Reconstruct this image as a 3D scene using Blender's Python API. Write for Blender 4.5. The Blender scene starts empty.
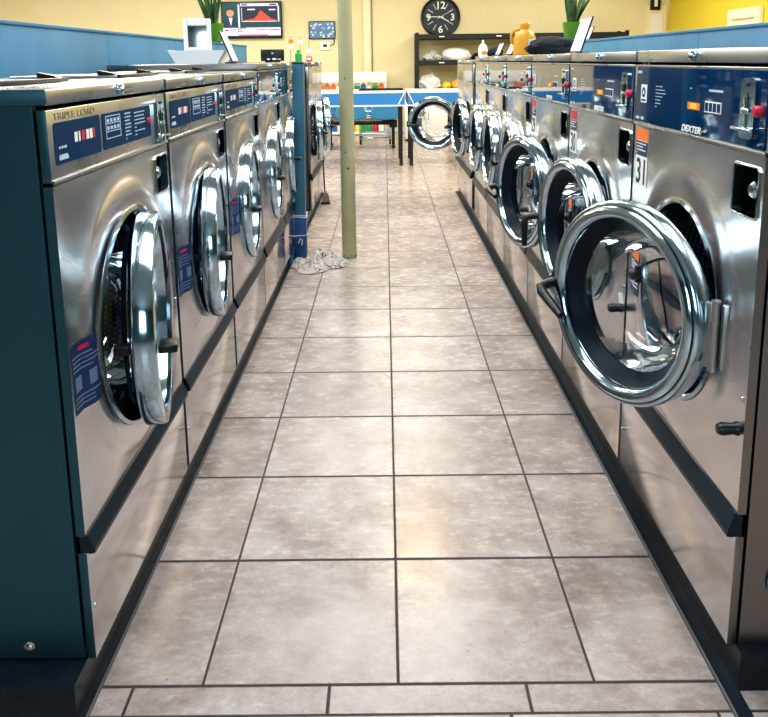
import bpy, bmesh, math, random
from mathutils import Vector, Matrix, noise
R_ = math.radians
PI = math.pi
sc = bpy.context.scene
COL = sc.collection
random.seed(7)

# ------------------------------------------------------------------ camera
F, PCY, PITCH, ROLL, YAW, CH, CX0, CDY = 768.2, 205.05, .1869, .0121, -.003, 1.1297, -.0120, 1.2251
cp, sp, cr, sr, cw, sw = math.cos(PITCH), math.sin(PITCH), math.cos(ROLL), math.sin(ROLL), math.cos(YAW), math.sin(YAW)


def to_world(u, v):
    """direction (world) of the image-plane offset u right, v down at unit focal length"""
    u, v = cr * u - sr * v, sr * u + cr * v
    Y, Z, X = cp - sp * v, -(sp + cp * v), u
    return Vector((cw * X + sw * Y, -sw * X + cw * Y, Z))


fw = to_world(0, 0)
rt = (to_world(1, 0) - fw).normalized()
up = (fw - to_world(0, 1)).normalized()
fw.normalize()
cam = bpy.data.cameras.new('camera')
cam_ob = bpy.data.objects.new('camera', cam)
COL.objects.link(cam_ob)
cam_ob.matrix_world = Matrix(((rt.x, up.x, -fw.x, CX0), (rt.y, up.y, -fw.y, -CDY), (rt.z, up.z, -fw.z, CH), (0, 0, 0, 1)))
cam.sensor_fit = 'HORIZONTAL'
cam.sensor_width = 36.0
cam.lens = 36.0 * F / 768.0
cam.shift_y = -(358.5 - PCY) / 768.0
cam.clip_start = .05
sc.camera = cam_ob

# ------------------------------------------------------------------ materials
MATS = {}


def mat(name, color=(.5, .5, .5), rough=.5, metal=0.0, spec=.5, emit=None, estr=1.0, coat=0.0, trans=0.0, ior=1.45, alpha=1.0):
    m = bpy.data.materials.new(name)
    m.use_nodes = True
    b = m.node_tree.nodes['Principled BSDF']
    b.inputs['Base Color'].default_value = (*color, 1)
    b.inputs['Roughness'].default_value = rough
    b.inputs['Metallic'].default_value = metal
    b.inputs['Specular IOR Level'].default_value = spec
    b.inputs['Coat Weight'].default_value = coat
    b.inputs['Transmission Weight'].default_value = trans
    b.inputs['IOR'].default_value = ior
    b.inputs['Alpha'].default_value = alpha
    if emit:
        b.inputs['Emission Color'].default_value = (*emit, 1)
        b.inputs['Emission Strength'].default_value = estr
    MATS[name] = m
    return m


class N:
    """little node helper"""
    def __init__(s, m):
        s.m = m; s.t = m.node_tree; s.b = s.t.nodes.get('Principled BSDF')

    def n(s, kind, **kw):
        k = s.t.nodes.new(kind)
        for a, v in kw.items():
            if a in ('inp',):
                for i, x in v.items():
                    k.inputs[i].default_value = x
            else:
                setattr(k, a, v)
        return k

    def l(s, a, b):
        s.t.links.new(a, b)

    def math(s, op, a, b=None, c=None):
        k = s.n('ShaderNodeMath', operation=op)
        for i, x in enumerate((a, b, c)):
            if x is None: continue
            if isinstance(x, (int, float)): k.inputs[i].default_value = x
            else: s.l(x, k.inputs[i])
        return k.outputs[0]

    def noise(s, vec, scale, detail=4, rough=.55, scl=None):
        if scl is not None:
            mp = s.n('ShaderNodeMapping'); mp.inputs['Scale'].default_value = scl
            s.l(vec, mp.inputs['Vector']); vec = mp.outputs[0]
        k = s.n('ShaderNodeTexNoise', inp={'Scale': scale, 'Detail': detail, 'Roughness': rough})
        s.l(vec, k.inputs['Vector'])
        return k.outputs['Fac']

    def ramp(s, fac, stops):
        k = s.n('ShaderNodeValToRGB')
        e = k.color_ramp.elements
        while len(e) < len(stops): e.new(.5)
        for el, (p, c) in zip(e, stops):
            el.position = p
            el.color = (*c, 1) if len(c) == 3 else c
        s.l(fac, k.inputs[0])
        return k.outputs[0]

    def mix(s, fac, a, b):
        k = s.n('ShaderNodeMix', data_type='RGBA')
        for sock, x in ((k.inputs[0], fac), (k.inputs[6], a), (k.inputs[7], b)):
            if isinstance(x, (int, float)): sock.default_value = x
            elif isinstance(x, tuple): sock.default_value = (*x, 1)
            else: s.l(x, sock)
        return k.outputs[2]

    def bump(s, h, strength=.2, dist=.01):
        k = s.n('ShaderNodeBump', inp={'Strength': strength, 'Distance': dist})
        s.l(h, k.inputs['Height'])
        s.l(k.outputs[0], s.b.inputs['Normal'])


def steel(name, c0, c1, r0, r1, brush=(3, 3, 90), bump=.03, wob=.0):
    m = mat(name, c0, r0, 1.0)
    q = N(m)
    co = q.n('ShaderNodeTexCoord').outputs['Object']
    a = q.noise(co, 4.5, 1, .5)
    q.l(q.mix(a, c0, c1), q.b.inputs['Base Color'])
    mr = q.n('ShaderNodeMapRange', inp={'From Min': .3, 'From Max': .7, 'To Min': r0, 'To Max': r1})
    q.l(a, mr.inputs['Value'])
    q.l(mr.outputs[0], q.b.inputs['Roughness'])
    if wob:
        # slow waves of hand-polished sheet metal
        s3 = q.n('ShaderNodeSeparateXYZ'); q.l(co, s3.inputs[0])
        X_, Z_ = s3.outputs[0], s3.outputs[2]
        h1 = q.math('SINE', q.math('ADD', q.math('MULTIPLY', X_, 17.0), q.math('MULTIPLY', q.math('SINE', q.math('MULTIPLY', Z_, 9.0)), 1.3)))
        h2 = q.math('SINE', q.math('ADD', q.math('MULTIPLY', Z_, 13.0), q.math('MULTIPLY', q.math('SINE', q.math('MULTIPLY', X_, 11.0)), 1.6)))
        q.bump(q.math('ADD', q.math('MULTIPLY', h1, .5), q.math('MULTIPLY', h2, .5)), wob, .004)
    return m


M_FRONT = steel('stainless_front', (.60, .58, .585), (.70, .68, .685), .20, .30, (2, 2, 60), 0, .75)
M_KICK = steel('stainless_kick', (.66, .635, .63), (.73, .70, .695), .13, .22, (60, 2, 2), 0, .05)
M_LID = steel('stainless_lid', (.42, .435, .45), (.50, .515, .53), .24, .36, (60, 2, 2), .05)
M_CTL = steel('stainless_panel', (.53, .54, .54), (.61, .615, .61), .24, .36, (60, 2, 2), .05)
M_CHROME = steel('chrome', (.46, .60, .68), (.54, .66, .73), .09, .15, (8, 8, 8), .02)
M_CHROMED = steel('dark_chrome', (.30, .40, .47), (.42, .50, .55), .08, .16, (8, 8, 8), .02)
M_HINGE = mat('hinge_metal', (.42, .43, .43), .32, 1.0)
M_BLACK = mat('black_plastic', (.008, .011, .014), .32)
M_RUBBER = mat('black_rubber', (.002, .009, .020), .42, spec=.3)
M_STRIP = mat('dark_strip', (.006, .020, .032), .30, spec=.4)
M_DARK = mat('dark_void', (.004, .007, .012), .8)
M_GAP = mat('dark_gap', (.01, .013, .016), .8)
M_WHITE = mat('white_print', (.80, .82, .84), .5)
M_PALE = mat('pale_print', (.45, .58, .72), .5)
M_DIMPRINT = mat('dim_print', (.13, .19, .30), .5)
M_RED = mat('red_plastic', (.55, .02, .05), .3)
M_ORANGE = mat('orange_print', (.85, .20, .04), .5)
M_DECAL = mat('blue_decal', (.002, .034, .098), .6, spec=.12)
M_BGLASS = mat('blue_glossy_panel', (.002, .034, .100), .03, coat=.2)
M_STICKB = mat('navy_sticker', (.012, .035, .11), .45)
M_TXT = mat('embossed_text', (.32, .30, .28), .45, .8)
M_DKTXT = mat('dark_print', (.02, .025, .03), .6)


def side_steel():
    m = mat('side_panel_teal_reflection', (.05, .12, .15), .42, .55)
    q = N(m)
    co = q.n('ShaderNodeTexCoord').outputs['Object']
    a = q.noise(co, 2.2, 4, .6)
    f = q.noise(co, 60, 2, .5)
    q.l(q.mix(a, (.022, .085, .120), (.050, .140, .180)), q.b.inputs['Base Color'])  # bare steel: the dark teal it mirrors is put into the colour
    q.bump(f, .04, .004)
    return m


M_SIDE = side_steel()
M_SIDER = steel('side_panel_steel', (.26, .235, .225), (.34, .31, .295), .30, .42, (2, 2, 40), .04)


def glass_mat():
    m = mat('door_glass', (1, 1, 1), .02)
    t = m.node_tree
    t.nodes.remove(t.nodes['Principled BSDF'])
    q = N(m)
    out = [x for x in t.nodes if x.type == 'OUTPUT_MATERIAL'][0]
    tr = q.n('ShaderNodeBsdfTransparent'); tr.inputs[0].default_value = (.90, .95, .97, 1)
    gl = q.n('ShaderNodeBsdfGlossy'); gl.inputs['Roughness'].default_value = .03
    fr = q.n('ShaderNodeFresnel'); fr.inputs[0].default_value = 1.55
    ad = q.math('ADD', q.math('MULTIPLY', fr.outputs[0], .9), .015)
    mx = q.n('ShaderNodeMixShader')
    q.l(ad, mx.inputs[0]); q.l(tr.outputs[0], mx.inputs[1]); q.l(gl.outputs[0], mx.inputs[2])
    q.l(mx.outputs[0], out.inputs[0])
    return m


M_GLASS = glass_mat()


def drum_mat():
    m = mat('drum_steel', (.35, .38, .40), .3, 1.0)
    q = N(m)
    uv = q.n('ShaderNodeUVMap').outputs[0]
    sx = q.n('ShaderNodeSeparateXYZ'); q.l(uv, sx.inputs[0])
    row = q.math('FLOOR', sx.outputs[1])
    off = q.math('MULTIPLY', q.math('MODULO', row, 2.0), .5)
    fx = q.math('SUBTRACT', q.math('FRACT', q.math('ADD', sx.outputs[0], off)), .5)
    fy = q.math('SUBTRACT', q.math('FRACT', sx.outputs[1]), .5)
    d = q.math('SQRT', q.math('ADD', q.math('MULTIPLY', fx, fx), q.math('MULTIPLY', fy, fy)))
    hole = q.math('LESS_THAN', d, .27)
    q.l(q.mix(hole, (.020, .040, .065), (.15, .20, .28)), q.b.inputs['Base Color'])
    q.b.inputs['Metallic'].default_value = .3
    return m


M_DRUM = drum_mat()


def noisy(name, c0, c1, scale=4, rough=.7, bump=0.0, detail=5, spec=.5):
    m = mat(name, c0, rough, spec=spec)
    q = N(m)
    co = q.n('ShaderNodeTexCoord').outputs['Object']
    a = q.noise(co, scale, detail, .6)
    q.l(q.mix(q.ramp(a, [(.3, (0, 0, 0)), (.7, (1, 1, 1))]), c0, c1), q.b.inputs['Base Color'])
    if bump: q.bump(a, bump, .01)
    return m


M_WALL = noisy('cream_wall', (.70, .63, .40), (.74, .675, .445), 1.5, .75)
M_WALLY = noisy('yellow_wall', (.68, .55, .045), (.72, .59, .06), 1.5, .75)
M_WALLD = noisy('front_wall_paint', (.020, .065, .095), (.032, .085, .12), 1.5, .8)
M_CEIL = noisy('ceiling_white', (.34, .39, .41), (.40, .45, .47), 3, .9)
M_BLUEP = noisy('blue_partition_paint', (.016, .135, .265), (.032, .180, .33), 3.5, .5, .05)
M_POST = noisy('blue_post_paint', (.022, .115, .18), (.045, .16, .235), 9, .45, .05)
M_TAPE = noisy('blue_tape', (.012, .055, .19), (.03, .10, .29), 14, .35, .1)
M_PLINTH = noisy('dark_plinth_vinyl', (.007, .014, .026), (.022, .032, .046), 14, .25, .05, spec=.35)
M_COLUMN = noisy('sage_column_paint', (.37, .36, .215), (.45, .435, .27), 7, .5, .06)
M_WHITEP = mat('white_paint', (.80, .80, .78), .45)
M_CREAMP = mat('cream_trim', (.80, .72, .50), .6)
M_BLUEPL = mat('blue_plastic', (.035, .20, .52), .3)
M_BLUESEAT = mat('blue_seat_plastic', (.06, .30, .58), .3)
M_LAMINATE = mat('white_laminate', (.82, .84, .85), .3)
M_BLKMETAL = mat('black_metal', (.018, .021, .025), .45, .3)
M_SILVER = mat('silver_foil', (.74, .74, .76), .5, .75)
M_CLOTH = noisy('grey_cloth', (.30, .27, .25), (.62, .58, .53), 16, .9, .1)
M_WCLOTH = noisy('white_cloth', (.72, .72, .74), (.86, .86, .87), 6, .9, .1)
M_BCLOTH = noisy('black_cloth', (.006, .009, .016), (.02, .024, .034), 8, .9, .1)
M_GPOT = mat('green_pot_glaze', (.065, .19, .016), .35)
M_LEAF = noisy('snake_leaf', (.012, .055, .022), (.06, .14, .06), 22, .4)
M_JUG = mat('orange_jug_plastic', (.60, .29, .03), .3)
M_GREEN = mat('green_plastic', (.02, .28, .07), .3)
M_YELLOW = mat('yellow_plastic', (.85, .62, .04), .35)
M_BLUEB = mat('blue_bottle', (.02, .14, .46), .3)
M_BAGCLR = mat('clear_bag', (.55, .56, .55), .2, alpha=.85)

# floor --------------------------------------------------------------
TILE = .361


def floor_mat():
    m = mat('floor_tile', (.6, .55, .5), .3, spec=.45)
    q = N(m)
    co = q.n('ShaderNodeTexCoord').outputs['Object']
    s = q.n('ShaderNodeSeparateXYZ'); q.l(co, s.inputs[0])
    x, y = s.outputs[0], s.outputs[1]
    main = q.math('GREATER_THAN', y, 0.0)

    def line(v, half):   # v in tile units -> 1 near an integer
        f = q.math('FRACT', v)
        d = q.math('MINIMUM', f, q.math('SUBTRACT', 1.0, f))
        k = q.n('ShaderNodeMapRange', inp={'From Min': half * .7, 'From Max': half * 1.3, 'To Min': 1.0, 'To Max': 0.0})
        q.l(d, k.inputs['Value'])
        return k.outputs[0]
    xt = q.math('DIVIDE', x, TILE)
    yt = q.math('DIVIDE', y, TILE)
    g1 = q.math('MAXIMUM', line(xt, .0078), line(yt, .0115))
    # brick border in front
    BH = .066
    yb = q.math('DIVIDE', y, BH)
    rowb = q.math('FLOOR', yb)
    odd = q.math('MODULO', q.math('ADD', rowb, 100.0), 2.0)
    xb = q.math('ADD', xt, q.math('ADD', q.math('MULTIPLY', odd, -.105), .455))
    g2 = q.math('MAXIMUM', line(xb, .0085), line(yb, .045))
    nm = q.math('SUBTRACT', 1.0, main)
    g = q.math('ADD', q.math('MULTIPLY', g1, main), q.math('MULTIPLY', g2, nm))
    # tile id
    idx = q.math('ADD', q.math('MULTIPLY', q.math('FLOOR', xt), main), q.math('MULTIPLY', q.math('FLOOR', xb), nm))
    idy = q.math('ADD', q.math('MULTIPLY', q.math('FLOOR', yt), main), q.math('MULTIPLY', rowb, nm))
    cid = q.n('ShaderNodeCombineXYZ'); q.l(idx, cid.inputs[0]); q.l(idy, cid.inputs[1])
    wn = q.n('ShaderNodeTexWhiteNoise', noise_dimensions='3D'); q.l(cid.outputs[0], wn.inputs[0])
    # offset the pattern for every tile
    sh = q.n('ShaderNodeVectorMath', operation='MULTIPLY_ADD')
    q.l(wn.outputs['Color'], sh.inputs[0]); sh.inputs[1].default_value = (9, 9, 9); q.l(co, sh.inputs[2])
    v = sh.outputs[0]
    a = q.noise(v, 7.0, 9, .66)
    b = q.noise(v, 30, 7, .7, (.75, 1.25, 1))
    c = q.noise(v, 130, 4, .7)
    f = q.math('ADD', q.math('MULTIPLY', a, .54), q.math('ADD', q.math('MULTIPLY', b, .30), q.math('MULTIPLY', c, .16)))
    colr = q.ramp(f, [(.30, (.22, .165, .150)), (.42, (.345, .285, .265)), (.50, (.445, .385, .365)), (.58, (.53, .475, .458)), (.70, (.62, .585, .575))])
    val = q.math('ADD', .90, q.math('MULTIPLY', wn.outputs['Value'], .16))
    hs = q.n('ShaderNodeHueSaturation'); q.l(colr, hs.inputs['Color']); q.l(val, hs.inputs['Value'])
    spk = q.n('ShaderNodeTexVoronoi', inp={'Scale': 14.0}); q.l(co, spk.inputs['Vector'])
    sp_ = q.math('LESS_THAN', spk.outputs['Distance'], .035)
    c2 = q.mix(q.math('MULTIPLY', sp_, .6), hs.outputs[0], (.05, .03, .03))
    gcol = q.mix(q.noise(co, 30, 3), (.030, .022, .026), (.085, .065, .065))
    q.l(q.mix(g, c2, gcol), q.b.inputs['Base Color'])
    mr = q.n('ShaderNodeMapRange', inp={'From Min': .35, 'From Max': .65, 'To Min': .17, 'To Max': .31})
    q.l(b, mr.inputs['Value'])
    q.l(q.math('MAXIMUM', mr.outputs[0], q.math('MULTIPLY', g, .7)), q.b.inputs['Roughness'])
    h = q.math('ADD', q.math('MULTIPLY', q.math('SUBTRACT', 1.0, g), 1.0), q.math('ADD', q.math('MULTIPLY', b, .16), q.math('MULTIPLY', a, .25)))
    q.bump(h, .22, .006)
    return m


M_FLOOR = floor_mat()

# ------------------------------------------------------------------ mesh builders


class MB:
    def __init__(s):
        s.bm = bmesh.new()

    def box(s, x0, x1, y0, y1, z0, z1, bev=0.0, seg=2, mtx=None):
        r = bmesh.ops.create_cube(s.bm, size=1)
        vs = r['verts']
        c = Vector(((x0 + x1) / 2, (y0 + y1) / 2, (z0 + z1) / 2))
        d = (abs(x1 - x0), abs(y1 - y0), abs(z1 - z0))
        for v in vs:
            v.co = Vector((v.co.x * d[0], v.co.y * d[1], v.co.z * d[2])) + c
        allv = set(vs)
        if bev > 0:
            es = list({e for v in vs for e in v.link_edges})
            rr = bmesh.ops.bevel(s.bm, geom=es, offset=min(bev, min(d) * .49), segments=seg, affect='EDGES', profile=.5)
            allv = {v for v in vs if v.is_valid} | set(rr['verts'])
        if mtx is not None:
            for v in allv: v.co = mtx @ v.co
        return s

    def tube(s, pts, r, n=10, caps=True, closed=False):
        """round bar along points; r number or list"""
        pts = [Vector(p) for p in pts]
        rings = []
        k = len(pts)
        prev = None
        for i, p in enumerate(pts):
            if closed:
                t = (pts[(i + 1) % k] - pts[(i - 1) % k])
            else:
                t = pts[min(i + 1, k - 1)] - pts[max(i - 1, 0)]
            t.normalize()
            if prev is None:
                a = Vector((0, 0, 1)) if abs(t.z) < .9 else Vector((1, 0, 0))
                u = t.cross(a).normalized()
            else:
                u = (prev - t * prev.dot(t)).normalized()
            prev = u
            w = t.cross(u)
            rr = r[i] if isinstance(r, (list, tuple)) else r
            rings.append([s.bm.verts.new(p + (u * math.cos(2 * PI * j / n) + w * math.sin(2 * PI * j / n)) * rr) for j in range(n)])
        rng = range(k) if closed else range(k - 1)
        for i in rng:
            A, B = rings[i], rings[(i + 1) % k]
            for j in range(n):
                s.bm.faces.new((A[j], A[(j + 1) % n], B[(j + 1) % n], B[j]))
        if caps and not closed:
            s.bm.faces.new(rings[0][::-1]); s.bm.faces.new(rings[-1])
        return s

    def lathe(s, prof, n=32, axis='z', c=(0, 0, 0), close=False, uvs=None):
        """prof: list of (radius, height) along axis; axis 'y' means height measured along +y"""
        c = Vector(c)

        def P(r, h, a):
            if axis == 'z': return c + Vector((r * math.cos(a), r * math.sin(a), h))
            if axis == 'y': return c + Vector((r * math.cos(a), h, r * math.sin(a)))
            return c + Vector((h, r * math.cos(a), r * math.sin(a)))
        rings = []
        for r, h in prof:
            if r < 1e-6:
                rings.append([s.bm.verts.new(P(0, h, 0))])
            else:
                rings.append([s.bm.verts.new(P(r, h, 2 * PI * j / n)) for j in range(n)])
        seq = list(range(len(rings) - 1))
        pairs = [(rings[i], rings[i + 1]) for i in seq]
        if close: pairs.append((rings[-1], rings[0]))
        for A, B in pairs:
            for j in range(n):
                j2 = (j + 1) % n
                if len(A) == 1 and len(B) == 1: continue
                if len(A) == 1: s.bm.faces.new((A[0], B[j], B[j2]))
                elif len(B) == 1: s.bm.faces.new((A[j], A[j2], B[0]))
                else: s.bm.faces.new((A[j], A[j2], B[j2], B[j]))
        return s

    def prism(s, poly, y0, y1, plane='xz'):
        """polygon (list of 2-D points) extruded; plane xz extrudes along y, xy along z, yz along x"""
        def P(a, b, h):
            return {'xz': (a, h, b), 'xy': (a, b, h), 'yz': (h, a, b)}[plane]
        A = [s.bm.verts.new(P(a, b, y0)) for a, b in poly]
        B = [s.bm.verts.new(P(a, b, y1)) for a, b in poly]
        n = len(poly)
        s.bm.faces.new(A); s.bm.faces.new(B[::-1])
        for i in range(n):
            s.bm.faces.new((A[i], B[i], B[(i + 1) % n], A[(i + 1) % n]))
        return s

    def sphere(s, c, r, sx=1, sy=1, sz=1, u=16, v=10):
        rr = bmesh.ops.create_uvsphere(s.bm, u_segments=u, v_segments=v, radius=r)
        for q in rr['verts']:
            q.co = Vector((q.co.x * sx, q.co.y * sy, q.co.z * sz)) + Vector(c)
        return s

    def grid(s, fn, nu, nv):
        V = [[s.bm.verts.new(fn(i / nu, j / nv)) for j in range(nv + 1)] for i in range(nu + 1)]
        for i in range(nu):
            for j in range(nv):
                s.bm.faces.new((V[i][j], V[i + 1][j], V[i + 1][j + 1], V[i][j + 1]))
        return s

    def mesh(s, name, m, smooth=True, ang=35):
        bmesh.ops.recalc_face_normals(s.bm, faces=s.bm.faces[:])
        if smooth:
            for f in s.bm.faces: f.smooth = True
            lim = R_(ang)
            for e in s.bm.edges:
                if len(e.link_faces) == 2 and e.calc_face_angle(0) > lim: e.smooth = False
        me = bpy.data.meshes.new(name)
        s.bm.to_mesh(me); s.bm.free()
        me.materials.append(m)
        return me


def link(name, me, parent=None, loc=(0, 0, 0), rot=(0, 0, 0)):
    o = bpy.data.objects.new(name, me)
    COL.objects.link(o)
    if parent: o.parent = parent
    o.location = loc; o.rotation_euler = rot
    return o


def obj(name, mb, m, parent=None, loc=(0, 0, 0), rot=(0, 0, 0), smooth=True, label=None):
    o = link(name, mb.mesh(name, m, smooth), parent, loc, rot)
    if label: o['label'] = label
    return o


def thing(name, label, cat, loc=(0, 0, 0), rotz=0, group=None):
    o = bpy.data.objects.new(name, None)
    COL.objects.link(o)
    o.empty_display_size = .05
    o.location = loc; o.rotation_euler = (0, 0, rotz)
    o['label'] = label; o['category'] = cat
    if group: o['group'] = group
    return o


def tag(o, label, cat, group=None):
    o['label'] = label; o['category'] = cat
    if group: o['group'] = group
    return o


def struct(name, mb, m, smooth=False):
    o = obj(name, mb, m, None, smooth=smooth)
    o['kind'] = 'structure'
    return o


def copy_tree(o, parent=None):
    c = o.copy(); COL.objects.link(c)
    if parent: c.parent = parent
    for ch in list(o.children): copy_tree(ch, c)
    return c


_dg = None


def text_mesh(name, s, size, m, depth=.0006, w=None, align='LEFT', shear=0.0, bold=0.0):
    """lettering lying in the local x-z plane facing -y, baseline at z=0"""
    cu = bpy.data.curves.new(name + '_font', 'FONT')
    cu.body = s; cu.size = size; cu.extrude = depth; cu.align_x = align; cu.shear = shear; cu.offset = bold
    cu.resolution_u = 3
    ob = bpy.data.objects.new(name + '_tmp', cu)
    COL.objects.link(ob)
    bpy.context.view_layer.update()
    dg = bpy.context.evaluated_depsgraph_get()
    me = bpy.data.meshes.new_from_object(ob.evaluated_get(dg))
    bpy.data.objects.remove(ob); bpy.data.curves.remove(cu)
    xs = [v.co.x for v in me.vertices]
    k = (w / (max(xs) - min(xs))) if w else 1.0
    for v in me.vertices:
        v.co = Vector((v.co.x * k, -v.co.z, v.co.y))
    me.materials.clear(); me.materials.append(m)
    me.name = name
    return me


# ------------------------------------------------------------------ room shell
XB0, XB1 = -6.2, 4.37
YF, YBK = -4.0, 10.94
HC = 2.75
struct('floor', MB().box(XB0 - .1, XB1 + .1, YF - .1, YBK + .1, -.1, 0), M_FLOOR)
struct('ceiling', MB().box(XB0 - .1, XB1 + .1, YF - .1, YBK + .1, HC, HC + .1), M_CEIL)
struct('wall_back', MB().box(XB0 - .1, XB1 + .1, YBK, YBK + .1, 0, HC), M_WALL)
struct('wall_left', MB().box(XB0 - .1, XB0, YF, YBK, 0, HC), M_WALL)
struct('wall_right', MB().box(XB1, XB1 + .1, YF, YBK, 0, HC), M_WALLY)
struct('wall_front', MB().box(XB0 - .1, XB1 + .1, YF - .1, YF, 0, HC), M_WALLD)
struct('baseboard_back', MB().box(XB0, XB1, YBK - .015, YBK, 0, .09, .004), M_WHITEP)
# white door in the far right corner, cream casing on the yellow wall
d1 = struct('door_1', MB().box(4.02, 4.33, YBK - .03, YBK - .002, .0, 1.90, .006), M_CREAMP)
o = obj('door_panel', MB().box(4.09, 4.27, YBK - .042, YBK - .028, .08, 1.78, .008), M_WHITEP, d1, smooth=False)
d2 = struct('door_2', MB().box(XB1 - .02, XB1 - .002, 8.02, 8.62, 0, 1.58), mat('pale_door', (.86, .74, .52), .5))
obj('door_casing', MB().box(XB1 - .05, XB1 - .002, 7.9, 8.03, 0, 1.57, .006).box(XB1 - .05, XB1 - .002, 8.62, 8.74, 0, 1.57, .006).box(XB1 - .055, XB1 - .002, 7.9, 8.74, 1.57, 1.69, .006), mat('casing_cream', (.88, .80, .60), .5), d2, smooth=False)
# dark floor strip and machine plinths
struct('trim_1', MB().box(-1.20, -.560, -.078, 5.33, 0, .074).box(-.560, -.548, -.30, 5.33, 0, .006), M_PLINTH)
struct('trim_2', MB().box(.614, 1.24, -.022, 5.33, 0, .077).box(.587, .614, -.42, 5.33, 0, .006), M_PLINTH)
struct('trim_3', MB().box(.583, .587, -.42, 5.33, 0, .007), mat('grey_caulk', (.16, .17, .175), .6))
struct('trim_4', MB().box(-.548, -.545, -.30, 5.33, 0, .007), MATS['grey_caulk'])

# ------------------------------------------------------------------ washers
WB = .652        # body width
DEP = .62
OC = (.327, .624)   # opening centre of the shared drum mesh


def panel_with_hole(w, z0, z1, cx, cz, r, th, emb=.005):
    """sheet-metal front with a round hole, an embossed ring round it, and turned edges"""
    mb = MB(); bm = mb.bm
    n = 96
    angs = [2 * PI * i / n for i in range(n)]
    # snap the angles nearest to the corners
    for (x, z) in ((0, z0), (w, z0), (w, z1), (0, z1)):
        a = math.atan2(z - cz, x - cx) % (2 * PI)
        i = min(range(n), key=lambda k: abs((angs[k] - a + PI) % (2 * PI) - PI))
        angs[i] = a

    def rect(a):
        dx, dz = math.cos(a), math.sin(a)
        t = 1e9
        if dx > 1e-9: t = min(t, (w - cx) / dx)
        if dx < -1e-9: t = min(t, -cx / dx)
        if dz > 1e-9: t = min(t, (z1 - cz) / dz)
        if dz < -1e-9: t = min(t, (z0 - cz) / dz)
        return t
    prof = [(None, th), (None, 0.0), *([(.290, 0.0), (.280, -emb * .35), (.262, -emb * .85), (.250, -emb), (r + .012, -emb), (r + .004, -emb + .001), (r, -emb + .005), (r, th)] if w > .6 else [(r + .02, 0.0), (r + .006, -.003), (r, .003), (r, th)])]
    rings = []
    for rr, y in prof:
        ring = []
        for a in angs:
            q = rect(a) if rr is None else rr
            ring.append(bm.verts.new((cx + q * math.cos(a), y, cz + q * math.sin(a))))
        rings.append(ring)
    for A, B in zip(rings, rings[1:]):
        for j in range(n):
            bm.faces.new((A[j], A[(j + 1) % n], B[(j + 1) % n], B[j]))
    for j in range(n):
        A, B = rings[-1], rings[0]
        bm.faces.new((A[j], A[(j + 1) % n], B[(j + 1) % n], B[j]))
    return mb


def cut_box(me, x0, x1, z0, z1, m):
    """boolean a rectangular pocket through a mesh"""
    a = bpy.data.objects.new('tmp_a', me); COL.objects.link(a)
    cme = MB().box(x0, x1, -.1, .1, z0, z1, .008, 3).mesh('tmp_c', m, False)
    c = bpy.data.objects.new('tmp_b', cme); COL.objects.link(c)
    md = a.modifiers.new('b', 'BOOLEAN'); md.operation = 'DIFFERENCE'; md.object = c; md.solver = 'EXACT'
    bpy.context.view_layer.update()
    dg = bpy.context.evaluated_depsgraph_get()
    out = bpy.data.meshes.new_from_object(a.evaluated_get(dg))
    bpy.data.objects.remove(a); bpy.data.objects.remove(c)
    out.materials.clear(); out.materials.append(m)
    return out


# shared door meshes (door frame of reference: hinge axis at the origin, closed door runs to -x, outside is -y)
DRR, DCR = .212, -.226      # right-row door: ring radius, centre
DRL, DCL = .217, -.226      # left-row door


def door_ring(flat):
    if flat:
        R, c = DRL, DCL
        prof = [(R - .001, .0), (R, -.002), (R, -.036), (R - .0015, -.0385), (R - .006, -.0395), (.196, -.0395), (.191, -.036), (.188, -.028), (.188, .011), (.196, .011)]
    else:
        R, c = DRR, DCR
        prof = [(.200, .004), (R - .002, .0), (R, -.004), (R, -.030), (R - .002, -.036), (.206, -.039), (.202, -.0385), (.2005, -.042), (.194, -.0465), (.184, -.0455), (.177, -.040), (.1735, -.034), (.172, -.026), (.172, .004)]
    return MB().lathe(prof, 80, 'y', (c, 0, 0), close=True).mesh('door', M_CHROME)


def door_gasket(flat):
    if flat:
        prof = [(.1878, -.002), (.182, .0), (.168, .004), (.150, .010), (.147, .013), (.147, .019), (.153, .024), (.172, .024), (.1878, .010)]
        return MB().lathe(prof, 64, 'y', (DCL, 0, 0), close=True).mesh('gasket', M_RUBBER)
    return MB().lathe([(.1718, -.028), (.167, -.024), (.160, -.012), (.150, -.004), (.147, .0), (.147, .010), (.153, .026), (.170, .026), (.1718, .004)], 64, 'y', (DCR, 0, 0), close=True).mesh('gasket', M_RUBBER)


def door_bezel(flat):
    if flat:
        return MB().lathe([(.1905, -.0355), (.1893, -.0385), (.1865, -.037), (.187, -.030)], 64, 'y', (DCL, 0, 0), close=True).mesh('bezel_ring', M_CHROMED)
    return MB().lathe([(.2035, -.0388), (.2030, -.0400), (.2005, -.0405), (.2003, -.0388)], 64, 'y', (DCR, 0, 0), close=True).mesh('bezel_ring', M_BLACK)


def door_glass(flat):
    o = .030 if flat else .016
    return MB().lathe([(.1465, -.012 + o), (.1440, .02 + o), (.138, .050 + o), (.126, .075 + o), (.105, .090 + o), (.070, .098 + o), (.03, .101 + o), (0, .1015 + o)], 48, 'y', (DCL if flat else DCR, 0, 0)).mesh('glass', M_GLASS)


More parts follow.
